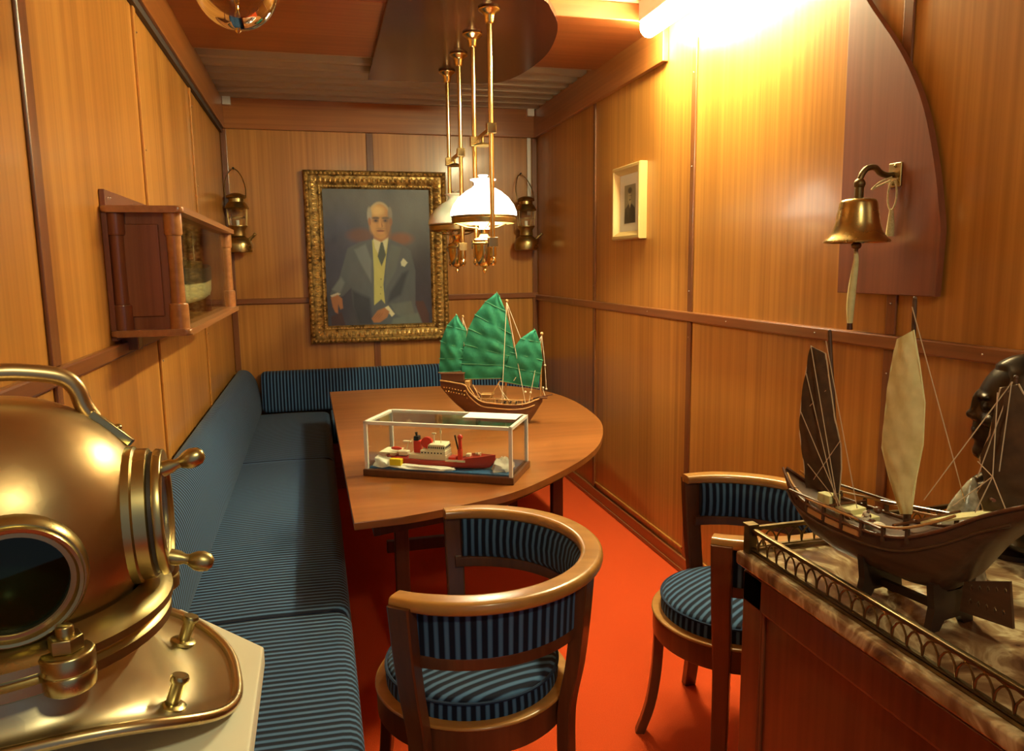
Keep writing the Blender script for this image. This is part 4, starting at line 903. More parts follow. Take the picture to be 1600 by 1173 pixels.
def icelump(name, label, c, r, seed, sc):
    rs = random.Random(seed); mb = MB()
    bmesh.ops.create_icosphere(mb.bm, subdivisions=3, radius=1.0)
    ph = [rs.uniform(0, 6) for _ in range(6)]
    for v in mb.bm.verts:
        q = 1 + 0.16 * math.sin(v.co.x * 5 + ph[0]) * math.sin(v.co.y * 4 + ph[1]) + 0.12 * math.sin(v.co.z * 7 + ph[2] + v.co.x * 3) + 0.06 * math.sin(v.co.y * 13 + ph[3])
        v.co = Vector((v.co.x * sc[0] * q, v.co.y * sc[1] * q, max(-0.02, v.co.z) * sc[2] * q)) * r
    o = build(name, mb, M['ice'], None, True, local(*c)); o.rotation_euler = (0, 0, CASE_A)
    return tag(o, label, 'ice', 'plaster ice round the red ship')
icelump('ice_block', 'craggy white plaster ice lump at the stern end of the red ship', (-0.235, -0.080, 0.033), 0.040, 1, (1.15, 0.75, 0.95))
icelump('ice_block', 'white plaster ice lump by the case corner ahead of the red bow', (0.235, -0.030, 0.033), 0.040, 5, (0.95, 1.4, 1.1))
icelump('ice_floe', 'long low white plaster ice floe alongside the red hull', (-0.075, -0.098, 0.033), 0.05, 3, (2.7, 0.42, 0.28))
tag(build('crate', MB().box((-0.024, -0.012, 0.0), (0.024, 0.012, 0.026), 0.002), M['yellow'], None, True, local(-0.178, -0.094, 0.040)), 'small yellow crate on the plaster ice beside the red ship', 'crate')
bpy.data.objects['crate'].rotation_euler = (0, 0, CASE_A)

# ------------------------------------------------------------------ sails
def sail(left, right, nu=10, nv=6, y0=0.0, belly=0.01, wr=0.0025, th=0.0016, seed=0):
    L_ = [Vector((a, 0, b)) for a, b in left]; R_ = [Vector((a, 0, b)) for a, b in right]; n = len(L_)
    rs = random.Random(seed); mb = MB(); G = []
    rows = (n - 1) * nv + 1
    for side in (0, 1):
        g = []
        for i in range(rows):
            q = i / nv; k = min(int(q), n - 2); fr_ = q - k
            a = L_[k].lerp(L_[k + 1], fr_); b = R_[k].lerp(R_[k + 1], fr_); row = []
            for j in range(nu + 1):
                u = j / nu; p = a.lerp(b, u)
                y = y0 - belly * math.sin(PI * u) * (0.4 + 0.6 * math.sin(PI * i / (rows - 1))) - wr * math.sin(PI * fr_) * (1 + 0.5 * math.sin(u * 9 + k + seed)) + wr * 0.5 * math.sin(u * 14 + i * 0.9 + seed)
                row.append(mb.bm.verts.new((p.x, y + (th if side else 0), p.z)))
            g.append(row)
        G.append(g)
    for g in G:
        for i in range(rows - 1):
            for j in range(nu): mb.bm.faces.new((g[i][j], g[i][j + 1], g[i + 1][j + 1], g[i + 1][j]))
    rim = [(0, j) for j in range(nu)] + [(i, nu) for i in range(rows - 1)] + [(rows - 1, j) for j in range(nu, 0, -1)] + [(i, 0) for i in range(rows - 1, 0, -1)]
    for k in range(len(rim)):
        a, b = rim[k], rim[(k + 1) % len(rim)]
        mb.bm.faces.new((G[0][a[0]][a[1]], G[0][b[0]][b[1]], G[1][b[0]][b[1]], G[1][a[0]][a[1]]))
    return mb
def battens(left, right, y0, belly, r, ext=0.004):
    mb = MB()
    for (a, b) in zip(left, right):
        A, B = Vector((a[0], y0, a[1])), Vector((b[0], y0, b[1])); d = (B - A).normalized() * ext
        mb.tube([A - d, A + Vector((0, -belly * 0.1, 0)), (A + B) / 2 + Vector((0, -belly * 0.55 - r, 0)), B + Vector((0, -belly * 0.1, 0)), B + d], r, 6)
    return mb

# ------------------------------------------------------------------ green-sailed junk on the table
t = thing('ship_model', 'wooden junk model with three green sails on the table', 'ship model', (0.86, 3.68, TZ), R(-20))
st = [(-0.270, 0.046, 0.226, 0.185), (-0.235, 0.056, 0.223, 0.140), (-0.19, 0.062, 0.216, 0.095), (-0.14, 0.066, 0.205, 0.055), (-0.115, 0.068, 0.168, 0.042), (-0.06, 0.071, 0.124, 0.016), (0.01, 0.072, 0.113, 0.006), (0.08, 0.070, 0.106, 0.003), (0.14, 0.060, 0.106, 0.003), (0.18, 0.044, 0.112, 0.006), (0.21, 0.028, 0.122, 0.05), (0.248, 0.014, 0.134, 0.112)]
hu = build('hull', MB().loft(xhull(st, 13, 0.7)), M['junk'], t)
def rimline(st, f, dz, r, k0=0, k1=None, sgn=(-1, 1)):
    mb = MB()
    for s_ in sgn: mb.tube(smoothpts([(x, s_ * hw * f, zt + dz) for x, hw, zt, zb in st[k0:k1]], 4), r, 8)
    return mb
build('gunwale', rimline(st, 1.0, 0.002, 0.004), M['junklight'], hu)
build('wale', rimline(st, 0.985, -0.022, 0.0032, 3, 11), M['junklight'], hu)
mb = MB()
for row, (dz, x0, x1) in enumerate(((-0.030, -0.25, -0.13), (-0.048, -0.24, -0.13), (-0.066, -0.07, 0.17))):
    for k in range(9):
        x = x0 + (x1 - x0) * k / 8
        i = max(j for j in range(len(st)) if st[j][0] <= x); i = min(i, len(st) - 2); q = (x - st[i][0]) / (st[i + 1][0] - st[i][0])
        hw = st[i][1] + (st[i + 1][1] - st[i][1]) * q; zt = st[i][2] + (st[i + 1][2] - st[i][2]) * q; zb = st[i][3] + (st[i + 1][3] - st[i][3]) * q
        z = zt + dz; fr_ = (zt - z) / (zt - zb); sy = (1 - min(0.99, fr_ ** (1 / 0.7)) ** 2) ** 0.5
        for s_ in (-1, 1): mb.ball((x, s_ * hw * sy ** 0.7, z), 0.0042, 8)
build('hull_studs', mb, M['brass'], hu)
mb = MB().box((-0.265, -0.042, 0.222), (-0.150, 0.042, 0.262), 0.002).box((-0.270, -0.048, 0.260), (-0.146, 0.048, 0.266), 0.002)
build('stern_cabin', mb, M['junk'], t)
mb = MB().box((-0.06, -0.03, 0.112), (-0.005, 0.03, 0.150), 0.002).box((-0.065, -0.036, 0.150), (0.0, 0.036, 0.155), 0.002)
build('deck_cabin', mb, M['junklight'], t)
mb = MB()
for k in range(5): mb.cyl((0.045 + 0.026 * k, -0.056, 0.100), (0.045 + 0.026 * k, -0.056, 0.128), 0.0022, None, 6)
mb.tube([(0.045, -0.056, 0.128), (0.15, -0.052, 0.128)], 0.0024, 6)
mb.box((0.02, -0.012, 0.105), (0.045, 0.014, 0.124), 0.002).box((0.08, -0.02, 0.105), (0.11, 0.02, 0.116), 0.002)
mb.tube([(-0.125, -0.05, 0.200), (-0.10, -0.055, 0.165), (-0.085, -0.06, 0.13)], 0.003, 6).tube([(-0.105, -0.03, 0.205), (-0.075, -0.045, 0.15), (-0.06, -0.05, 0.128)], 0.003, 6)
mb.tube([(-0.03, -0.04, 0.12), (0.035, -0.03, 0.225)], 0.0028, 6).cyl((0.005, -0.05, 0.105), (0.005, -0.05, 0.138), 0.008, None, 10)
mb.box((-0.145, -0.045, 0.196), (-0.12, 0.045, 0.224), 0.002).box((-0.05, -0.0315, 0.122), (-0.04, -0.03, 0.140)).box((-0.03, -0.0315, 0.122), (-0.02, -0.03, 0.140))
for k in range(9): mb.cyl((-0.10 + 0.022 * k, -0.064, 0.112), (-0.10 + 0.022 * k, -0.064, 0.135 if k > 2 else 0.155), 0.0018, None, 6)
mb.tube([(-0.10, -0.064, 0.155), (-0.056, -0.066, 0.140), (0.08, -0.064, 0.132)], 0.002, 6)
build('deck_fittings', mb, M['junklight'], t)
mb = MB()
for x in (0.06, 0.09, 0.12): mb.cyl((x, -0.03, 0.118), (x, -0.075, 0.120), 0.006, 0.004, 10)
build('cannons', mb, M['black'], t)
build('bowsprit', MB().box((0.235, -0.03, 0.132), (0.275, 0.03, 0.140), 0.002).cyl((0.2, 0, 0.13), (0.30, 0, 0.150), 0.004, 0.003, 8), M['junk'], t)
build('stand', MB().box((-0.09, -0.05, 0.0), (-0.078, 0.05, 0.032), 0.001).box((0.10, -0.05, 0.0), (0.112, 0.05, 0.014), 0.001), M['tabledark'], t)
def mast(pts, r0, r1, m, parent, ballr):
    return build('mast', MB().tube(pts, [r0 + (r1 - r0) * i / (len(pts) - 1) for i in range(len(pts))], 10).ball(Vector(pts[-1]) + Vector((0, 0, ballr * 0.6)), ballr, 10), m, parent)
mast([(-0.148, 0.012, 0.2), (-0.152, 0.012, 0.40), (-0.156, 0.012, 0.545)], 0.005, 0.003, M['junklight'], t, 0.007)
mast([(0.058, 0.008, 0.10), (0.064, 0.008, 0.40), (0.071, 0.008, 0.622)], 0.006, 0.003, M['junklight'], t, 0.008)
mast([(0.238, 0.006, 0.125), (0.242, 0.006, 0.30), (0.247, 0.006, 0.455)], 0.005, 0.003, M['junklight'], t, 0.009)
mainL = [(-0.166, 0.231), (-0.163, 0.310), (-0.148, 0.409), (-0.125, 0.489), (-0.090, 0.559), (-0.036, 0.625), (0.023, 0.670)]
mainR = [(0.060, 0.236), (0.078, 0.300), (0.094, 0.345), (0.104, 0.388), (0.094, 0.460), (0.068, 0.575), (0.036, 0.652)]
mizL = [(-0.283, 0.265), (-0.278, 0.335), (-0.271, 0.425), (-0.236, 0.505), (-0.187, 0.561)]
mizR = [(-0.158, 0.273), (-0.154, 0.335), (-0.148, 0.380), (-0.134, 0.478), (-0.180, 0.553)]
forL = [(0.040, 0.223), (0.066, 0.298), (0.091, 0.369), (0.141, 0.439), (0.211, 0.486)]
forR = [(0.227, 0.187), (0.240, 0.262), (0.253, 0.328), (0.240, 0.420), (0.218, 0.478)]
for L_, R__, y_, sd in ((mainL, mainR, 0.0, 1), (mizL, mizR, 0.004, 2), (forL, forR, -0.016, 3)):
    so = build('sail', sail(L_, R__, 12, 6, y_, 0.014, 0.004, 0.0016, sd), M['green'], t, True, None, None, 60)
    build('battens', battens(L_, R__, y_ - 0.003, 0.014, 0.0017), M['greenbatten'], so)
    build('boom', MB().tube([(L_[0][0] - 0.004, y_ - 0.004, L_[0][1] - 0.002), (R__[0][0] + 0.004, y_ - 0.004, R__[0][1] - 0.002)], 0.0028, 8), M['junklight'], so)
mb = MB()
for a, b in (((0.071, -0.004, 0.620), (0.165, -0.045, 0.106)), ((0.071, -0.004, 0.620), (0.045, -0.058, 0.108)), ((0.071, 0.004, 0.620), (0.140, -0.014, 0.440)), ((0.247, 0, 0.450), (0.180, -0.04, 0.108)),
             ((0.247, 0, 0.450), (0.105, -0.03, 0.225)), ((0.247, 0, 0.450), (0.262, 0, 0.30)), ((0.262, 0, 0.30), (0.268, 0, 0.180)), ((-0.156, 0, 0.545), (-0.134, 0, 0.478)), ((-0.156, 0, 0.545), (-0.150, 0, 0.395)), ((0.05, -0.05, 0.17), (0.09, -0.055, 0.115)), ((0.068, -0.03, 0.105), (0.025, -0.02, 0.21)), ((0.247, 0, 0.19), (0.262, -0.01, 0.145))):
    mb.tube([a, b], 0.0016, 5)
for p in ((0.262, 0, 0.30), (0.268, 0, 0.178), (0.252, 0, 0.185), (0.165, -0.045, 0.170), (0.19, -0.036, 0.165)): mb.ball(p, 0.006, 8)
build('rigging', mb, M['twine'], t)

# ------------------------------------------------------------------ big brown junk on the sideboard
t = thing('ship_model', 'large brown wooden junk model with tattered sails on the marble sideboard', 'ship model', (1.08, 1.2, SZ), R(100))
st = [(0.272, 0.005, 0.196, 0.186), (0.245, 0.018, 0.180, 0.152), (0.205, 0.034, 0.160, 0.112), (0.15, 0.050, 0.151, 0.080), (0.08, 0.061, 0.147, 0.067), (-0.02, 0.066, 0.147, 0.064), (-0.09, 0.066, 0.160, 0.064), (-0.15, 0.063, 0.190, 0.072), (-0.185, 0.060, 0.212, 0.110), (-0.225, 0.056, 0.240, 0.178), (-0.270, 0.052, 0.266, 0.230), (-0.31, 0.046, 0.286, 0.266)]
hu = build('hull', MB().loft(xhull(st, 13, 0.62)), M['teak'], t)
build('gunwale', rimline(st, 1.02, 0.003, 0.0036), M['junk'], hu)
build('wale', rimline(st, 0.99, -0.024, 0.003, 1, 11), M['teak'], hu)
upper = [(x, hw * 1.06, zt + 0.012 if x < 0.1 else zt + 0.006, zb) for x, hw, zt, zb in st]
build('top_rail', rimline(upper, 1.0, 0.010, 0.0026, 1, 9), M['junklight'], hu)
mb = MB()
for k, x in enumerate((0.20, 0.155, 0.10, 0.05, 0.0, -0.05, -0.10)):
    i = max(j for j in range(len(st)) if st[j][0] >= x); q = (st[i][0] - x) / (st[i][0] - st[i + 1][0]); hw = st[i][1] + (st[i + 1][1] - st[i][1]) * q; zt = st[i][2] + (st[i + 1][2] - st[i][2]) * q
    for s_ in (-1, 1): build('rail_post', MB().box((x - 0.003, s_ * hw * 1.04 - 0.003, zt - 0.01), (x + 0.003, s_ * hw * 1.04 + 0.003, zt + 0.018)), M['teak'], hu, False)
for xa, xb_ in ((0.150, 0.105), (0.095, 0.055), (0.045, 0.004)):
    def at(x, dz):
        i = max(j for j in range(len(st)) if st[j][0] >= x); q = (st[i][0] - x) / (st[i][0] - st[i + 1][0]); return (x, (st[i][1] + (st[i + 1][1] - st[i][1]) * q) * 1.005, st[i][2] + (st[i + 1][2] - st[i][2]) * q + dz)
    for s_ in (1, -1):
        pa = [at(xa, -0.014), at(xb_, -0.014), at(xb_, -0.002), at(xa, -0.002)]
        build('side_board', MB().loft([[(x, s_ * (y + 0.0005), z) for x, y, z in pa], [(x, s_ * (y + 0.003), z) for x, y, z in pa]]), M['junklight'], hu, False)
build('deck', MB().loft([[(x, -hw * 0.95, zt - 0.012), (x, hw * 0.95, zt - 0.012), (x, hw * 0.95, zt - 0.008), (x, -hw * 0.95, zt - 0.008)] for x, hw, zt, zb in st[1:]]), M['teak'], t, False)
mb = MB().loft([[(x, -hw_, z), (x, hw_, z), (x, hw_, z + 0.004), (x, -hw_, z + 0.004)] for x, hw_, z in ((-0.115, 0.055, 0.196), (-0.18, 0.052, 0.222), (-0.25, 0.046, 0.252))])
build('stern_board', mb, M['cream'], t, False)
mb = MB().box((0.13, -0.022, 0.150), (0.165, 0.01, 0.172), 0.002).box((0.06, -0.018, 0.146), (0.10, 0.028, 0.164), 0.002).box((0.02, -0.01, 0.146), (0.05, 0.03, 0.158), 0.002)
build('deck_boxes', mb, M['cream'], t)
mb = MB()
for a, b in (((0.24, -0.04, 0.186), (0.02, -0.075, 0.172)), ((0.21, 0.045, 0.170), (-0.05, 0.075, 0.168)), ((0.06, -0.06, 0.172), (-0.13, -0.06, 0.195)), ((0.09, -0.05, 0.165), (0.09, 0.055, 0.170)), ((-0.06, -0.05, 0.172), (-0.06, 0.055, 0.175)), ((-0.11, -0.06, 0.20), (-0.11, 0.06, 0.20)), ((0.03, 0.02, 0.15), (0.0, 0.05, 0.185)), ((-0.16, -0.055, 0.245), (-0.24, 0.05, 0.275))):
    mb.tube([a, b], 0.0030, 7)
for p in ((0.02, 0.03, 0.165), (-0.005, 0.045, 0.162), (0.01, 0.012, 0.178), (0.045, 0.05, 0.160)): mb.ball(p, 0.009, 8, (1, 1, 0.8))
build('deck_spars', mb, M['junk'], t)
mb = MB().ball((0.012, 0.042, 0.162), 0.010, 8).ball((0.008, 0.046, 0.176), 0.007, 8).ball((-0.03, 0.055, 0.165), 0.010, 8, (1.4, 1, 0.7))
build('rope_coils', mb, M['twine'], t)
# cradle
mb = MB()
for x in (0.005, -0.145):
    zt = 0.072
    ol = [(-0.060, 0), (-0.034, 0), (-0.022, 0.018), (0.022, 0.018), (0.034, 0), (0.060, 0), (0.052, 0.045), (0.060, 0.092), (0.040, 0.092), (0.018, zt), (-0.018, zt), (-0.040, 0.092), (-0.060, 0.092), (-0.052, 0.045)]
    mb.prism(ol, -0.007, 0.007, Matrix(((0, 0, 1, x), (1, 0, 0, 0), (0, 1, 0, 0), (0, 0, 0, 1))))
mb.box((-0.145, -0.006, 0.022), (0.005, 0.006, 0.036))
build('stand', mb, M['blackwood'], t, False)
# pierced rudder
bm = bmesh.new()
def loop(pts): 
    vs = [bm.verts.new((x, 0, z)) for x, z in pts]; return [bm.edges.new((vs[i], vs[(i + 1) % len(vs)])) for i in range(len(vs))]
ed = loop([(-0.168, 0.040), (-0.172, 0.098), (-0.250, 0.128), (-0.262, 0.048)])
for row in range(2):
    for k in range(5):
        cx, cz = -0.186 - 0.0145 * k, 0.066 + 0.026 * row + 0.0035 * k * row + 0.001 * k; ed += loop([(cx - 0.003, cz), (cx, cz + 0.006), (cx + 0.003, cz), (cx, cz - 0.006)])
bmesh.ops.triangle_fill(bm, edges=ed, use_beauty=True)
g = bmesh.ops.extrude_face_region(bm, geom=list(bm.faces)); bmesh.ops.translate(bm, vec=(0, 0.006, 0), verts=[v for v in g['geom'] if isinstance(v, bmesh.types.BMVert)])
mb = MB(); mb.bm.free(); mb.bm = bm
build('rudder', mb, M['teak'], t, False)
mast([(0.118, 0, 0.12), (0.135, 0, 0.30), (0.162, 0, 0.522)], 0.006, 0.0042, M['teak'], t, 0.004)
mast([(-0.046, 0, 0.13), (-0.040, 0, 0.36), (-0.033, 0, 0.598)], 0.006, 0.004, M['teak'], t, 0.004)
mast([(-0.245, 0, 0.22), (-0.236, 0, 0.36), (-0.228, 0, 0.474)], 0.005, 0.003, M['teak'], t, 0.004)
fL = [(0.196, 0.175), (0.206, 0.231), (0.221, 0.290), (0.222, 0.345), (0.211, 0.433), (0.200, 0.490)]
fR = [(0.106, 0.185), (0.104, 0.240), (0.108, 0.290), (0.128, 0.345), (0.146, 0.420), (0.160, 0.478)]
mL = [(-0.041, 0.185), (-0.008, 0.258), (0.009, 0.306), (0.006, 0.388), (0.000, 0.465), (-0.010, 0.522)]
mR = [(-0.063, 0.192), (-0.068, 0.264), (-0.077, 0.330), (-0.075, 0.410), (-0.059, 0.480), (-0.043, 0.542)]
zL = [(-0.200, 0.240), (-0.187, 0.268), (-0.198, 0.292), (-0.186, 0.330), (-0.199, 0.372), (-0.211, 0.457)]
zR = [(-0.285, 0.258), (-0.292, 0.290), (-0.296, 0.330), (-0.294, 0.370), (-0.270, 0.420), (-0.240, 0.467)]
for L_, R__, y_, sd, mm in ((fL, fR, 0.010, 4, 'brownsail'), (mL, mR, 0.010, 5, 'cream'), (zL, zR, 0.010, 6, 'brownsail')):
    so = build('sail', sail(L_, R__, 8, 6, y_, -0.006, -0.002, 0.0016, sd), M[mm], t, True, None, None, 60)
    build('bolt_rope', MB().tube([(a, y_ + 0.001, b) for a, b in L_] + [(a, y_ + 0.001, b) for a, b in R__[::-1]], 0.0018, 6, True, True), M['thread'] if mm != 'cream' else M['cream'], so)
mb = MB()
for a, b in (((0.160, 0.012, 0.505), (0.052, 0.02, 0.17)), ((0.218, 0.016, 0.345), (0.05, 0.055, 0.158)), ((0.206, 0.016, 0.430), (0.095, 0.03, 0.17)), ((0.196, 0.016, 0.49), (0.07, 0.05, 0.16)), ((0.190, 0.016, 0.23), (0.03, 0.06, 0.158)), ((0.150, 0.016, 0.40), (0.190, 0.018, 0.36)),
             ((0.105, 0.018, 0.30), (0.17, 0.018, 0.20)), ((-0.034, 0.008, 0.585), (-0.145, -0.02, 0.235)), ((-0.230, 0.012, 0.470), (-0.115, 0.05, 0.24)), ((-0.230, 0.012, 0.470), (-0.196, 0.03, 0.300)), ((-0.230, 0.014, 0.470), (-0.232, 0.03, 0.32)), ((-0.211, 0.018, 0.45), (-0.225, 0.035, 0.31)),
             ((-0.225, 0.035, 0.31), (-0.17, 0.05, 0.245)), ((-0.225, 0.035, 0.31), (-0.21, 0.05, 0.245)), ((-0.225, 0.035, 0.31), (-0.26, 0.05, 0.265)), ((-0.187, 0.018, 0.325), (-0.225, 0.035, 0.31))):
    mb.tube([a, b], 0.0010, 5)
build('rigging', mb, M['thread'], t)

# ------------------------------------------------------------------ dark bronze bust behind the junk
t = thing('portrait_bust', 'dark bronze portrait bust of a man facing left, on the sideboard behind the junk', 'bust', (1.545, 1.315, SZ), R(140))
HZ = 0.330
mb = MB()
def E(c, r, n=24): mb.ball((c[0], c[1], c[2] + HZ), 1.0, n, r)
bmesh.ops.create_uvsphere(mb.bm, u_segments=40, v_segments=30, radius=1.0)
for v in mb.bm.verts:
    x, y, z = v.co
    fx = 0.100 if x > 0 else 0.108
    p = Vector((x * fx, y * 0.076, z * (0.125 if z > 0 else 0.118)))
    if z < -0.25: p.x += 0.018 * (-z - 0.25); p.y *= 1 - 0.30 * (-z - 0.25)
    for sgn in (-1, 1):       # eye sockets and temples
        d = (p - Vector((0.088, sgn * 0.031, 0.012))).length
        p.x -= 0.016 * math.exp(-(d / 0.020) ** 2)
        d = (p - Vector((0.07, sgn * 0.062, -0.045))).length
        p.y -= sgn * 0.010 * math.exp(-(d / 0.025) ** 2)
    v.co = p + Vector((0, 0, HZ))
E((0.084, 0, 0.032), (0.013, 0.046, 0.009)); E((0.097, 0, 0.006), (0.011, 0.010, 0.030)); E((0.104, 0, -0.014), (0.013, 0.013, 0.012)); E((0.098, 0.013, -0.018), (0.010, 0.008, 0.008)); E((0.098, -0.013, -0.018), (0.010, 0.008, 0.008))
for s_ in (-1, 1):
    E((0.076, s_ * 0.031, 0.010), (0.013, 0.015, 0.010)); E((0.070, s_ * 0.045, -0.020), (0.020, 0.022, 0.016)); E((-0.005, s_ * 0.076, -0.002), (0.018, 0.008, 0.034)); E((0.03, s_ * 0.05, -0.075), (0.05, 0.018, 0.025))
E((0.066, 0, -0.062), (0.031, 0.040, 0.048)); E((0.040, 0, -0.092), (0.056, 0.046, 0.034)); E((0.094, 0, 0.004), (0.014, 0.012, 0.040)); E((0.092, 0, -0.050), (0.013, 0.026, 0.008)); E((0.089, 0, -0.066), (0.014, 0.022, 0.008)); E((0.078, 0, -0.100), (0.021, 0.028, 0.020)); E((0.092, 0, -0.038), (0.010, 0.020, 0.009))
mb.tube([(-0.015, 0, HZ - 0.06), (-0.02, 0, HZ - 0.13), (-0.03, 0, HZ - 0.20)], [0.066, 0.062, 0.075], 24)
E((-0.03, 0, -0.245), (0.105, 0.185, 0.075)); E((0.02, 0, -0.235), (0.085, 0.11, 0.07))
for s_ in (-1, 1): mb.tube([(-0.06, s_ * 0.055, HZ - 0.135), (0.01, s_ * 0.068, HZ - 0.150), (0.075, s_ * 0.030, HZ - 0.185), (0.085, s_ * 0.012, HZ - 0.22)], [0.020, 0.022, 0.020, 0.015], 12)
b = build('head_and_shoulders', mb, M['bronze'], t)
b.modifiers.clear(); md = b.modifiers.new('remesh', 'REMESH'); md.mode = 'VOXEL'; md.voxel_size = 0.0035; md.use_smooth_shade = True
md = b.modifiers.new('smooth', 'SMOOTH'); md.factor = 0.5; md.iterations = 8
mb = MB(); bmesh.ops.create_uvsphere(mb.bm, u_segments=48, v_segments=32, radius=1.0)
for v in mb.bm.verts:
    x, y, z = v.co
    q = 1.035 + 0.018 * math.sin(14 * y + 5 * x + 4 * math.sin(6 * z))
    low = (x > 0.45 and z < 0.72) or (z < -0.25) or (x > 0.1 and z < 0.35)
    if low: q = 0.93
    v.co = Vector((x * (0.100 if x > 0 else 0.110) * q, y * 0.078 * q, z * 0.126 * q + HZ))
build('hair', mb, M['bronze'], b, True, None, None, 80)
build('socle', MB().lathe([(0, 0), (0.085, 0), (0.085, 0.012), (0.06, 0.022), (0.05, 0.04), (0.055, 0.058), (0.0, 0.058)], 28), M['blackwood'], t)

# ------------------------------------------------------------------ white stand and diving helmet
HX, HY = -0.337, 0.882
WZ = 1.044
oc = [(-0.092, 1.005), (-0.220, 1.160), (-0.452, 1.160), (-0.580, 1.005), (-0.580, 0.760), (-0.452, 0.610), (-0.220, 0.610), (-0.092, 0.760)]
t = thing('pedestal_stand', 'white octagonal pedestal with carved scroll sides under the diving helmet', 'stand', (0, 0, 0))
build('octagonal_top', MB().prism(oc, WZ - 0.03, WZ, None, 0.004), M['white'], t, True, None, None, 30)
ocx, ocy = -0.336, 0.885
build('core', MB().lathe([(0.0, 0.0), (0.15, 0.0), (0.17, 0.3), (0.20, 0.75), (0.205, WZ - 0.03), (0.0, WZ - 0.03)], 8, Matrix.Translation((ocx, ocy, 0))), M['shadowwood'], t)
for k in range(12):
    a = 2 * PI * k / 12; mb = MB()
    for s_ in (-1, 1):
        pts = []
        for j in range(13):
            q = j / 12; zz = WZ - 0.03 - (WZ - 0.06) * q; rr = 0.205 + 0.042 * math.sin(PI * min(1, q * 1.9)) ** 0.8 * (1 if q < 0.53 else 0) - 0.03 * q
            aa = a + s_ * 0.20 * math.sin(PI * q * 3)
            pts.append((ocx + rr * math.cos(aa), ocy + rr * math.sin(aa), zz))
        mb.tube(pts, 0.014, 8)
    build('scroll_leg', mb, M['scroll'], t)
build('foot_ring', MB().lathe([(0.0, 0), (0.215, 0), (0.22, 0.02), (0.20, 0.045), (0.0, 0.045)], 32, Matrix.Translation((ocx, ocy, 0))), M['scroll'], t)

t = thing('diving_helmet', 'old copper and brass diving helmet on the white pedestal', 'diving helmet', (HX, HY, WZ + 0.001))
BZ = 1.275 - WZ - 0.001; BR = 0.146; RZ = BZ - 0.10
fa = Vector((0.365, -0.925, -0.07)).normalized(); sa = Vector((0.994, 0.10, 0.02)).normalized()
prof = [(0.0, BR)] + [(BR * math.sin(R(a)), BR * math.cos(R(a))) for a in range(3, 121, 3)] + [(0.133, -0.085), (0.136, -0.10), (0.130, -0.10), (0.120, -0.08)]
mb = MB().lathe([(r, z + BZ) for r, z in prof], 120)
cut = [f for f in mb.bm.faces for ax, rr in ((fa, 0.055), (sa, 0.066)) if (f.calc_center_median() - Vector((0, 0, BZ))).normalized().dot(ax) > math.cos(math.asin(rr / BR))]
bmesh.ops.delete(mb.bm, geom=list(set(cut)), context='FACES')
build('bonnet', mb, M['copper'], t)
rg = MB()
for z0_, z1_, r_ in ((0.002, 0.018, 0.160), (-0.020, -0.002, 0.157)):
    rg.lathe([(0.118, RZ + z0_), (r_ - 0.006, RZ + z0_), (r_, RZ + z0_ + 0.004), (r_, RZ + z1_ - 0.004), (r_ - 0.006, RZ + z1_), (0.150, RZ + z1_ + 0.004), (0.132, RZ + z1_ + 0.012), (0.118, RZ + z1_)], 64, None, True)
ring = build('neck_ring', rg, M['hbrass'], t)
for da in (R(-55), R(35), R(125), R(215)):
    c, s_ = math.cos(da), math.sin(da); p = Vector((c * 0.158, s_ * 0.158, 0))
    lg = build('bolt_lug', MB().lathe([(0.0, RZ - 0.020), (0.020, RZ - 0.020), (0.023, RZ - 0.017), (0.024, RZ - 0.004), (0.022, RZ - 0.001), (0.024, RZ + 0.002), (0.024, RZ + 0.016), (0.021, RZ + 0.019), (0.0, RZ + 0.019)], 28, Matrix.Translation(p)), M['hbrass'], ring)
    hx = [(0.0155 * math.cos(R(60 * k)), 0.0155 * math.sin(R(60 * k))) for k in range(6)]
    mb = MB().prism(hx, RZ + 0.019, RZ + 0.034, Matrix.Translation(p), 0.002).lathe([(0, RZ + 0.044), (0.006, RZ + 0.044), (0.008, RZ + 0.042), (0.008, RZ + 0.032)], 16, Matrix.Translation(p))
    # carried one level below the ring: keep it with the lug's ring
    build('hex_nut', mb, M['hbrass'], ring)
def port(direction, tilt_open, name):
    o_ = Vector((0, 0, BZ)); m = axis_m(o_ + direction * 0, direction)
    d0 = BR
    if tilt_open: flange = [(0.056, d0 - 0.030), (0.077, d0 - 0.030), (0.077, d0 - 0.014), (0.074, d0 - 0.012), (0.073, d0 + 0.000), (0.070, d0 + 0.002), (0.056, d0 + 0.002)]
    else: flange = [(0.048, d0 - 0.030), (0.064, d0 - 0.030), (0.0645, d0 - 0.010), (0.063, d0 - 0.002), (0.060, d0 + 0.002), (0.048, d0 + 0.002)]
    po = build(name, MB().lathe(flange, 48, m, True), M['hbrass'], t)
    return m, po, d0
m, po, d0 = port(fa, False, 'front_port')
build('port_rim', MB().lathe([(0.047, d0 - 0.006), (0.047, d0 + 0.001), (0.0575, d0 + 0.001), (0.0585, d0 + 0.004), (0.057, d0 + 0.007), (0.054, d0 + 0.0065), (0.049, d0 - 0.003)], 48, m, True), M['hbrass'], po)
build('port_glass', MB().lathe([(0.0, d0 - 0.003), (0.048, d0 - 0.004), (0.048, d0 - 0.007), (0.0, d0 - 0.006)], 40, m), M['hglass'], po)
build('port_well', MB().lathe([(0.0, d0 - 0.050), (0.030, d0 - 0.046), (0.044, d0 - 0.030), (0.048, d0 - 0.010), (0.0465, d0 - 0.010), (0.042, d0 - 0.028), (0.028, d0 - 0.044), (0.0, d0 - 0.048)], 40, m), mat('green_dark_interior', (0.10, 0.13, 0.06), 0.3), po)
m, po, d0 = port(sa, True, 'side_port')
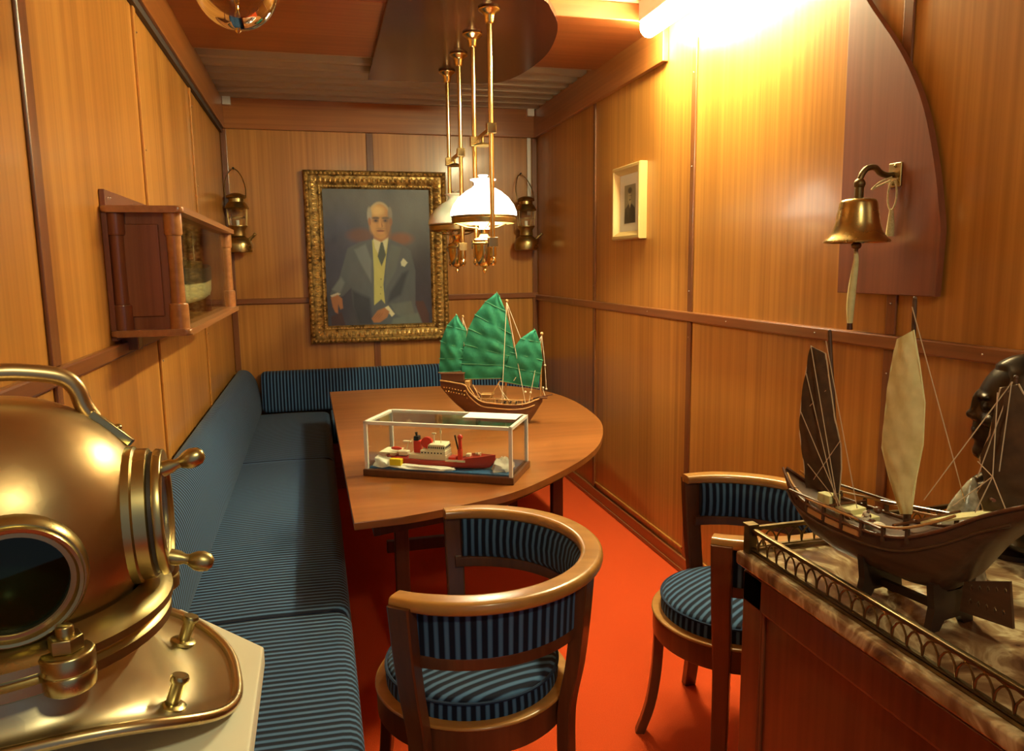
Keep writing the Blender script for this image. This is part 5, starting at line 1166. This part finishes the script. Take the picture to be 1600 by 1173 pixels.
build('gasket', MB().lathe([(0.058, d0 + 0.001), (0.0685, d0 + 0.001), (0.0685, d0 + 0.006), (0.058, d0 + 0.006)], 48, m, True), M['rubber'], po)
build('port_door', MB().lathe([(0.051, d0 + 0.006), (0.070, d0 + 0.006), (0.0715, d0 + 0.008), (0.071, d0 + 0.014), (0.069, d0 + 0.016), (0.058, d0 + 0.016), (0.056, d0 + 0.013), (0.054, d0 + 0.013), (0.051, d0 + 0.010)], 56, m, True), M['hbrass'], po)
build('door_glass', MB().lathe([(0.0, d0 + 0.010), (0.052, d0 + 0.010), (0.052, d0 + 0.013), (0.0, d0 + 0.013)], 40, m), M['glass'], po)
build('port_well', MB().lathe([(0.0, d0 - 0.010), (0.056, d0 - 0.010), (0.056, d0 + 0.000), (0.0535, d0 + 0.000), (0.0535, d0 - 0.007), (0.0, d0 - 0.007)], 40, m), M['copper'], po)
up = Vector((0, 0, 1)); sd = up.cross(sa).normalized(); up2 = sa.cross(sd)
C0 = Vector((0, 0, BZ)) + sa * (d0 + 0.020)
for v in (up2 * 0.055 - sd * 0.022, -up2 * 0.044 - sd * 0.036):
    p = C0 + v; dd_ = (sa * 0.75 + v.normalized() * 0.25).normalized()
    mb = MB().tube([p - dd_ * 0.004, p + dd_ * 0.006, p + dd_ * 0.012, p + dd_ * 0.018], [0.009, 0.008, 0.0055, 0.0065], 14)
    mb.lathe([(0.0, 0.016), (0.007, 0.017), (0.0105, 0.024), (0.0115, 0.030), (0.0095, 0.038), (0.005, 0.042), (0, 0.043)], 18, axis_m(p, dd_))
    build('wing_knob', mb, M['hbrass'], po)
hp = Vector((0.934, 0.357, 0)); mb = MB()
hb = [hp * x + Vector((0, 0, BZ + z)) for x, z in ((0.094, 0.112), (0.086, 0.128), (0.080, 0.148), (0.066, 0.162), (0.03, 0.170), (0, 0.1715), (-0.03, 0.170), (-0.066, 0.162), (-0.080, 0.148), (-0.086, 0.128), (-0.094, 0.112))]
hd = build('carry_handle', mb.tube(smoothpts(hb, 5), 0.0095, 14), M['copper'], t)
for s_ in (-1, 1):
    a0 = R(43); nrm = hp * (s_ * math.sin(a0 + 0.05)) + Vector((0, 0, math.cos(a0 + 0.05))); tan = hp * (s_ * math.cos(a0 + 0.05)) - Vector((0, 0, math.sin(a0 + 0.05)))
    c = Vector((0, 0, BZ)) + nrm * (BR + 0.001); sdv = nrm.cross(tan)
    mm = Matrix(((tan.x, sdv.x, nrm.x, c.x), (tan.y, sdv.y, nrm.y, c.y), (tan.z, sdv.z, nrm.z, c.z), (0, 0, 0, 1)))
    mb = MB().prism([(-0.022, -0.013), (0.030, -0.013), (0.036, 0.0), (0.030, 0.013), (-0.022, 0.013)], -0.004, 0.006, mm, 0.0015)
    for px_, py_ in ((0.010, -0.006), (0.012, 0.006)): mb.ball(mm @ Vector((px_, py_, 0.006)), 0.005, 10, (1, 1, 0.7))
    build('handle_lug', mb, M['hbrass'], hd)
# corselet: saddle-shaped breastplate with a rolled edge
NA = 96; NR = 18; lobe = math.atan2(0.172, 0.983)
def edge(phi):
    c, s_ = math.cos(phi), math.sin(phi); c2 = abs(c) ** 0.62 * (1 if c >= 0 else -1); s2 = abs(s_) ** 0.72 * (1 if s_ >= 0 else -1)
    return c2 * 0.222, s2 * 0.155, 0.010 + 0.056 * abs(s_) ** 2.4
rings = []
for i in range(NR + 1):
    q = i / NR; ring_ = []
    for k in range(NA):
        phi = 2 * PI * k / NA; ex, ey, ez = edge(phi); nx, ny = 0.122 * math.cos(phi), 0.122 * math.sin(phi)
        zt = RZ - 0.028; zq = (1 - q) ** 4.6
        rq = q ** 0.85
        x, y = nx + (ex - nx) * rq, ny + (ey - ny) * rq; z = ez + (zt - ez) * zq
        ring_.append((x * math.cos(lobe) - y * math.sin(lobe), x * math.sin(lobe) + y * math.cos(lobe), z))
    rings.append(ring_)
mb = MB(); mb.loft(rings, True, False); mb.loft([[(x, y, z - 0.004) for x, y, z in r_] for r_ in rings], True, False)
co = build('corselet', mb, M['corse'], t, True, None, None, 70)
build('rolled_edge', MB().tube([(p[0], p[1], p[2] - 0.001) for p in rings[-1]], 0.0065, 10, False, True), M['copper'], co)
for px_, py_ in ((0.147, 0.116), (0.160, -0.045), (-0.16, 0.11), (-0.16, -0.05)):
    # stand each stud on the plate surface
    best = min((Vector(p) for r_ in rings for p in r_), key=lambda p: (p.x - px_) ** 2 + (p.y - py_) ** 2)
    nrm = Vector((0.35, 0.10, 1)).normalized() if px_ > 0 else Vector((-0.35, 0.1, 1)).normalized(); mm = axis_m((px_, py_, best.z), nrm)
    build('stud', MB().lathe([(0.0, -0.004), (0.016, -0.003), (0.016, 0.001), (0.012, 0.003), (0.0075, 0.003), (0.0075, 0.026), (0.010, 0.027), (0.0105, 0.031), (0.009, 0.034), (0, 0.034)], 20, mm), M['hbrass'], co)
best = min((Vector(p) for r_ in rings for p in r_), key=lambda p: (p.x - 0.098) ** 2 + (p.y - 0.10) ** 2 + (p.z - 0.06) ** 2)
build('rivet_strap', MB().ball(best, 0.014, 12, (0.5, 0.6, 1.7)), M['hbrass'], co)

# ------------------------------------------------------------------ pale shell behind the junk
t = thing('shell_ornament', 'pale shiny cone-shaped shell between the brown junk and the dark bust', 'shell', (1.275, 1.225, SZ), R(0))
mb = MB(); rings = []
for i in range(25):
    q = i / 24; r_ = 0.074 * (1 - q) ** 0.75 * (1 + 0.05 * math.sin(q * 26)) + 0.003; c = Vector((0.040 * q ** 1.5, 0, 0.218 * q))
    rings.append([(c.x + r_ * math.cos(a) * (1.0 + 0.10 * math.sin(3 * a + 9 * q)), c.y + r_ * 0.8 * math.sin(a), c.z) for a in [2 * PI * k / 28 for k in range(28)]])
build('whorl', mb.loft(rings), noisy('pearly_shell', [(0.35, (0.22, 0.20, 0.13)), (0.65, (0.50, 0.46, 0.33))], 60, 0.25, 6, 0.4), t)
build('aperture', MB().ball((0.012, -0.036, 0.150), 0.011, 14, (0.8, 0.6, 1.1)), M['shadowwood'], t)
